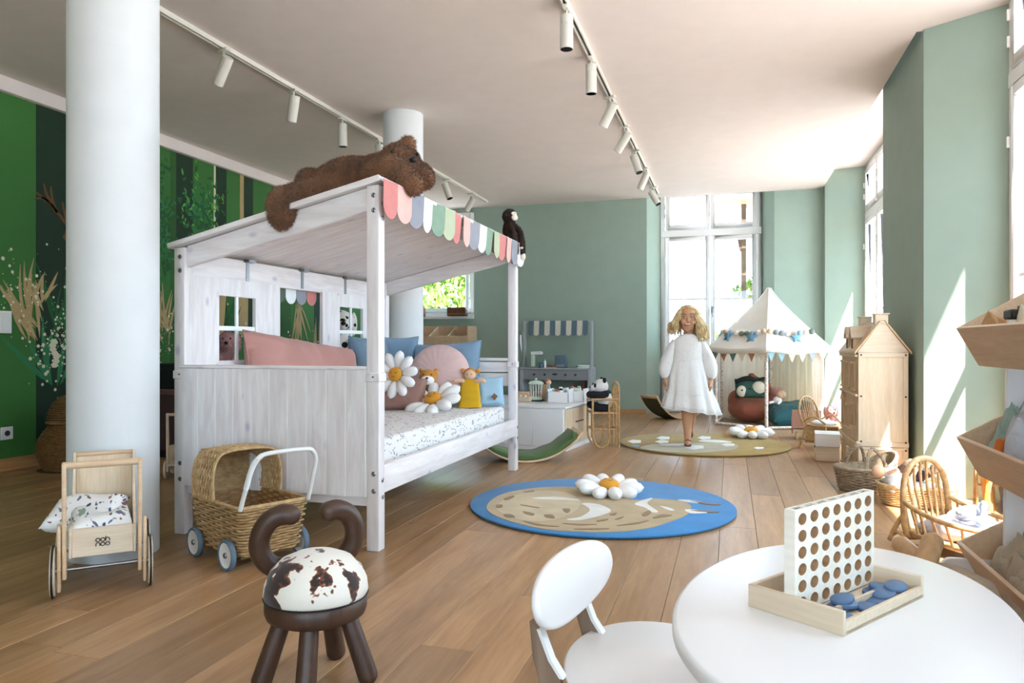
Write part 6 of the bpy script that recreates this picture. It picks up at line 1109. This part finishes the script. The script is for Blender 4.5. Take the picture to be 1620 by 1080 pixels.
heap('mint_cloth', 'folded mint cloth at the far corner of the middle bin', 'cloth', LS(.15, -.075, .53), (.085, .065, .20), 'mint_cloth', 3); heap('tulle_skirt', 'pale lilac tulle skirt bunched in the middle bin', 'clothing', LS(.19, -.23, .55), (.12, .11, .21), 'tulle', 4); heap('orange_toy', 'small orange cloth toy tucked in the middle bin', 'toy', LS(.105, -.14, .54), (.04, .045, .10), 'orange_cloth', 5, 4, .007); heap('dark_toy', 'dark grey soft toy behind the tulle in the middle bin', 'plush toy', LS(.24, -.25, .60), (.09, .09, .16), 'plush_black', 6)
heap('beige_knitwear', 'beige knitted jumper in the lowest bin', 'clothing', LS(.19, -.25, .18), (.16, .16, .17), 'beige_knit', 7); heap('star_cloth', 'pale star-print cloth at the far end of the lowest bin', 'clothing', LS(.22, -.09, .19), (.15, .08, .14), 'star_beige', 8); heap('grey_knit', 'taupe striped knit at the front of the lowest bin', 'clothing', LS(.11, -.40, .16), (.1, .13, .15), 'beige_knit', 10)
t = thing('turquoise_pouch', 'turquoise felt pouch with folded edge in the lowest bin', 'bag', LS(.17, -.47, .20), R(20)); MB().prism([(-.09, 0), (.09, 0), (.11, .12), (.0, .15), (-.1, .12)], -.03, .03, TR((0, 0, 0), rx=R(70), rz=R(70))).build('body', 'turquoise', t, bevel=.012, seg=2, smooth=80); MB().prism([(-.1, .10), (.11, .11), (.1, .15), (-.09, .14)], -.036, .034, TR((0, 0, 0.002), rx=R(70), rz=R(70))).build('cuff', 'turquoise', t, bevel=.006, smooth=80)
# ---------------------------------------------------------------- lamb stool
ls = thing('lamb_stool', 'light oak stool with thick curled horns between table and shelf', 'stool', (.545, 2.20, 0), R(-25)); wood('light_oak', 'b98f62', 'd3b084', 2, .45); fabric('wool_seat', 'a8957c', wr=.9, bs=40)
MB().lathe([(0, .17), (.12, .17), (.135, .185), (.135, .215), (0, .22)], n=40).build('seat_base', 'light_oak', ls); MB().lathe([(.13, .212), (.138, .23), (.12, .27), (.07, .295), (0.001, .30)], n=40).build('seat_pad', 'wool_seat', ls, smooth=80)
for a in (45, 135, 225, 315): x, y = .115 * math.cos(R(a)), .115 * math.sin(R(a)); MB().tube([(x * .7, y * .7, .19), (x, y, .024)], [.024, .026], 16, round_ends=True).build('leg', 'light_oak', ls)
MB().tube(spline([pix(1470, 905, 2.06), pix(1447, 880, 2.08), pix(1426, 862, 2.12)], 5), .026, 16, round_ends=True).build('horn', 'light_oak', ls, smooth=60, w=True); MB().tube(spline([pix(1452, 925, 2.0), pix(1463, 893, 2.02), pix(1475, 858, 2.05)], 5), .029, 16, round_ends=True).build('horn', 'light_oak', ls, smooth=60, w=True)
# ---------------------------------------------------------------- rattan cradle
cl_ = thing('rattan_cradle', 'rattan doll cradle with tall arched head end', 'cradle', (.86, 3.70, 0), R(-50)); rt = lambda P, r=.008, nm='rod', cl=False: MB().tube(P, r, 10, cl).build(nm, 'rattan', cl_)
# local x runs from head (0) to foot; y is width
H = [(.0, -.14, .06), (-.012, -.145, .2), (-.02, -.125, .30), (-.025, -.07, .36), (-.028, 0, .378), (-.025, .07, .36), (-.02, .125, .30), (-.012, .145, .2), (.0, .14, .06), (.0, .07, .035), (0, -.07, .035)]
rt(spline(H, 7, True), .0135, 'head_hoop', True)
for k in range(6): y = -.1 + .04 * k; rt(spline([(.02, y * .8, .04), (.006, y * .9, .14), (-.02, y, .26), (-.024, y, .365 - 3.0 * y * y * 1.9)], 5), .0065, 'spindle')
for sy in (-1, 1):
    rl = [(-.012, sy * .145, .20), (.06, sy * .155, .172), (.18, sy * .165, .15), (.32, sy * .16, .145), (.46, sy * .12, .155), (.52, sy * .05, .16), (.53, 0, .16)]; lo = [(.0, sy * .13, .07), (.1, sy * .14, .055), (.25, sy * .145, .045), (.4, sy * .12, .045), (.48, sy * .05, .05), (.49, 0, .05)]
    A, B = spline(rl, 6), spline(lo, 6); rt(A, .011, 'side_rail'); rt(B, .009, 'lower_rail')
    for k in range(12): f = (k + .6) / 12; a, b = A[int(f * (len(A) - 1))], B[int(f * (len(B) - 1))]; rt([a, b], .006, 'spindle')
    rt(spline([(-.005, sy * .142, .15), (-.045, sy * .15, .08), (-.075, sy * .155, .011)], 5), .0105, 'leg'); rt(spline([(-.07, sy * .153, .03), (-.03, sy * .15, .055), (.02, sy * .145, .02), (.05, sy * .14, .011)], 5), .009, 'leg_brace'); rt([(.44, sy * .11, .05), (.46, sy * .13, .011)], .0105, 'leg')
MB().prism([(p.x, p.y) for p in spline([(.0, -.12, 0), (.25, -.135, 0), (.45, -.08, 0), (.45, .08, 0), (.25, .135, 0), (0, .12, 0)], 5, True)], .046, .058).build('base', 'wicker_honey', cl_)
CLM = lambda x, y, z: tuple(Matrix.Translation((.86, 3.70, 0)) @ Matrix.Rotation(R(-50), 4, 'Z') @ Vector((x, y, z)))
t = thing('cradle_bedding', 'pale lilac printed bedding inside the rattan cradle', 'bedding', CLM(.22, 0, .06), R(-50)); fabric('lilac_cloth', 'cfcad6', wr=.8, bs=14); MB().pillow(.42, .23, .09, TR((.0, 0, .035)), 18, .03, .03, 2).build('quilt', 'lilac_cloth', t, smooth=80); 
t = thing('grey_pillow', 'small grey rabbit-face pillow at the head of the cradle', 'pillow', CLM(.16, .03, .13), R(-50)); fabric('dove', '9a9aa2', wr=.3); MB().pillow(.13, .16, .06, TR((0, 0, .03), ry=R(-35)), 14, .12, .01).build('cover', 'dove', t, smooth=80); MB().ell((.03, -.02, .052), (.008,) * 3).build('eye', 'black', t)
t = thing('plush_bunny', 'grey-blue plush bunny lying in the rattan cradle', 'plush toy', CLM(.32, -.01, .12), R(-50)); fabric('bunny_blue', '8796a0', wr=.5, bs=30); m = MB().ell((.05, 0, .02), (.09, .05, .032)).ell((-.05, 0, .03), (.04, .04, .034)).tube([(-.07, .02, .04), (-.08, .03, .085)], .014, 8).tube([(-.07, -.02, .04), (-.11, -.05, .06)], .014, 8).ell((-.078, .03, .095), (.018, .012, .024)).ell((-.12, -.055, .062), (.022, .016, .018)); blob(m, 'body', 'bunny_blue', t, .006, 3); MB().ell((-.082, -.012, .045), (.004,) * 3).ell((-.082, .014, .045), (.004,) * 3).build('eye', 'black', t)
# ---------------------------------------------------------------- doll clothes rack
rk = thing('clothes_rack', 'thin rattan doll clothes rack in the sunlit window recess', 'clothes rack', (1.14, 4.02, 0), R(-8)); rt = lambda P, r=.006, nm='rod': MB().tube(P, r, 8).build(nm, 'rattan', rk)
for x in (0, .27):
    for y in (-.07, .07): rt([(x, y, 0), (x, 0, .36)], .006, 'post')
    rt([(x, -.045, .13), (x, .045, .13)], .005, 'brace')
rt([(-.03, 0, .36), (.30, 0, .36)], .007, 'top_bar'); rt([(0, 0, .22), (.27, 0, .22)], .005, 'middle_bar'); rt([(-.0, -.06, .05), (.27, -.06, .05)], .005, 'lower_bar')
def garment(label, x, w_, h_, m, seed):
    c = Matrix.Translation((1.14, 4.02, 0)) @ Matrix.Rotation(R(-8), 4, 'Z'); L = c @ Vector((x, -.0, .345)); t = thing('doll_garment', label, 'clothing', L, R(72)); rs = []
    for j in range(9):
        z = -h_ * j / 8; ww = w_ * (.55 + .45 * min(1, j / 3)); rs.append([Vector((ww / 2 * math.cos(q) * (1 + .06 * math.sin(5 * q + seed)), .022 * math.sin(q) * (1 + .4 * math.sin(3 * q + j)), z)) for q in [2 * PI * k / 24 for k in range(24)]])
    MB().rings(rs).build('body', m, t, smooth=80); MB().tube(spline([(0, 0, 0), (0, 0, .02), (.008, 0, .03), (.0, 0, .037)], 4), .002, 5).build('hanger', 'steel', t)
    for sx in (-1, 1): MB().tube([(sx * w_ * .25, 0, -.01), (sx * w_ * .5, 0, -.07)], [.022, .018], 10, flat=.7, round_ends=True).build('sleeve', m, t, smooth=80)
garment('amber yellow doll dress hanging at the left of the rack', .05, .15, .25, 'amber_cloth', 1); garment('navy doll coat hanging on the rattan rack', .12, .18, .24, 'navy_cloth', 2); garment('second navy doll garment behind the cradle rail', .19, .18, .23, 'navy_cloth', 3); garment('orange doll outfit at the right of the rack', .25, .14, .2, 'orange_cloth', 4)
heap('red_doll_cap', 'red doll cap lying under the clothes rack', 'clothing', (1.30, 3.86, 0), (.06, .06, .07), 'red_cloth', 12, 4, .008)
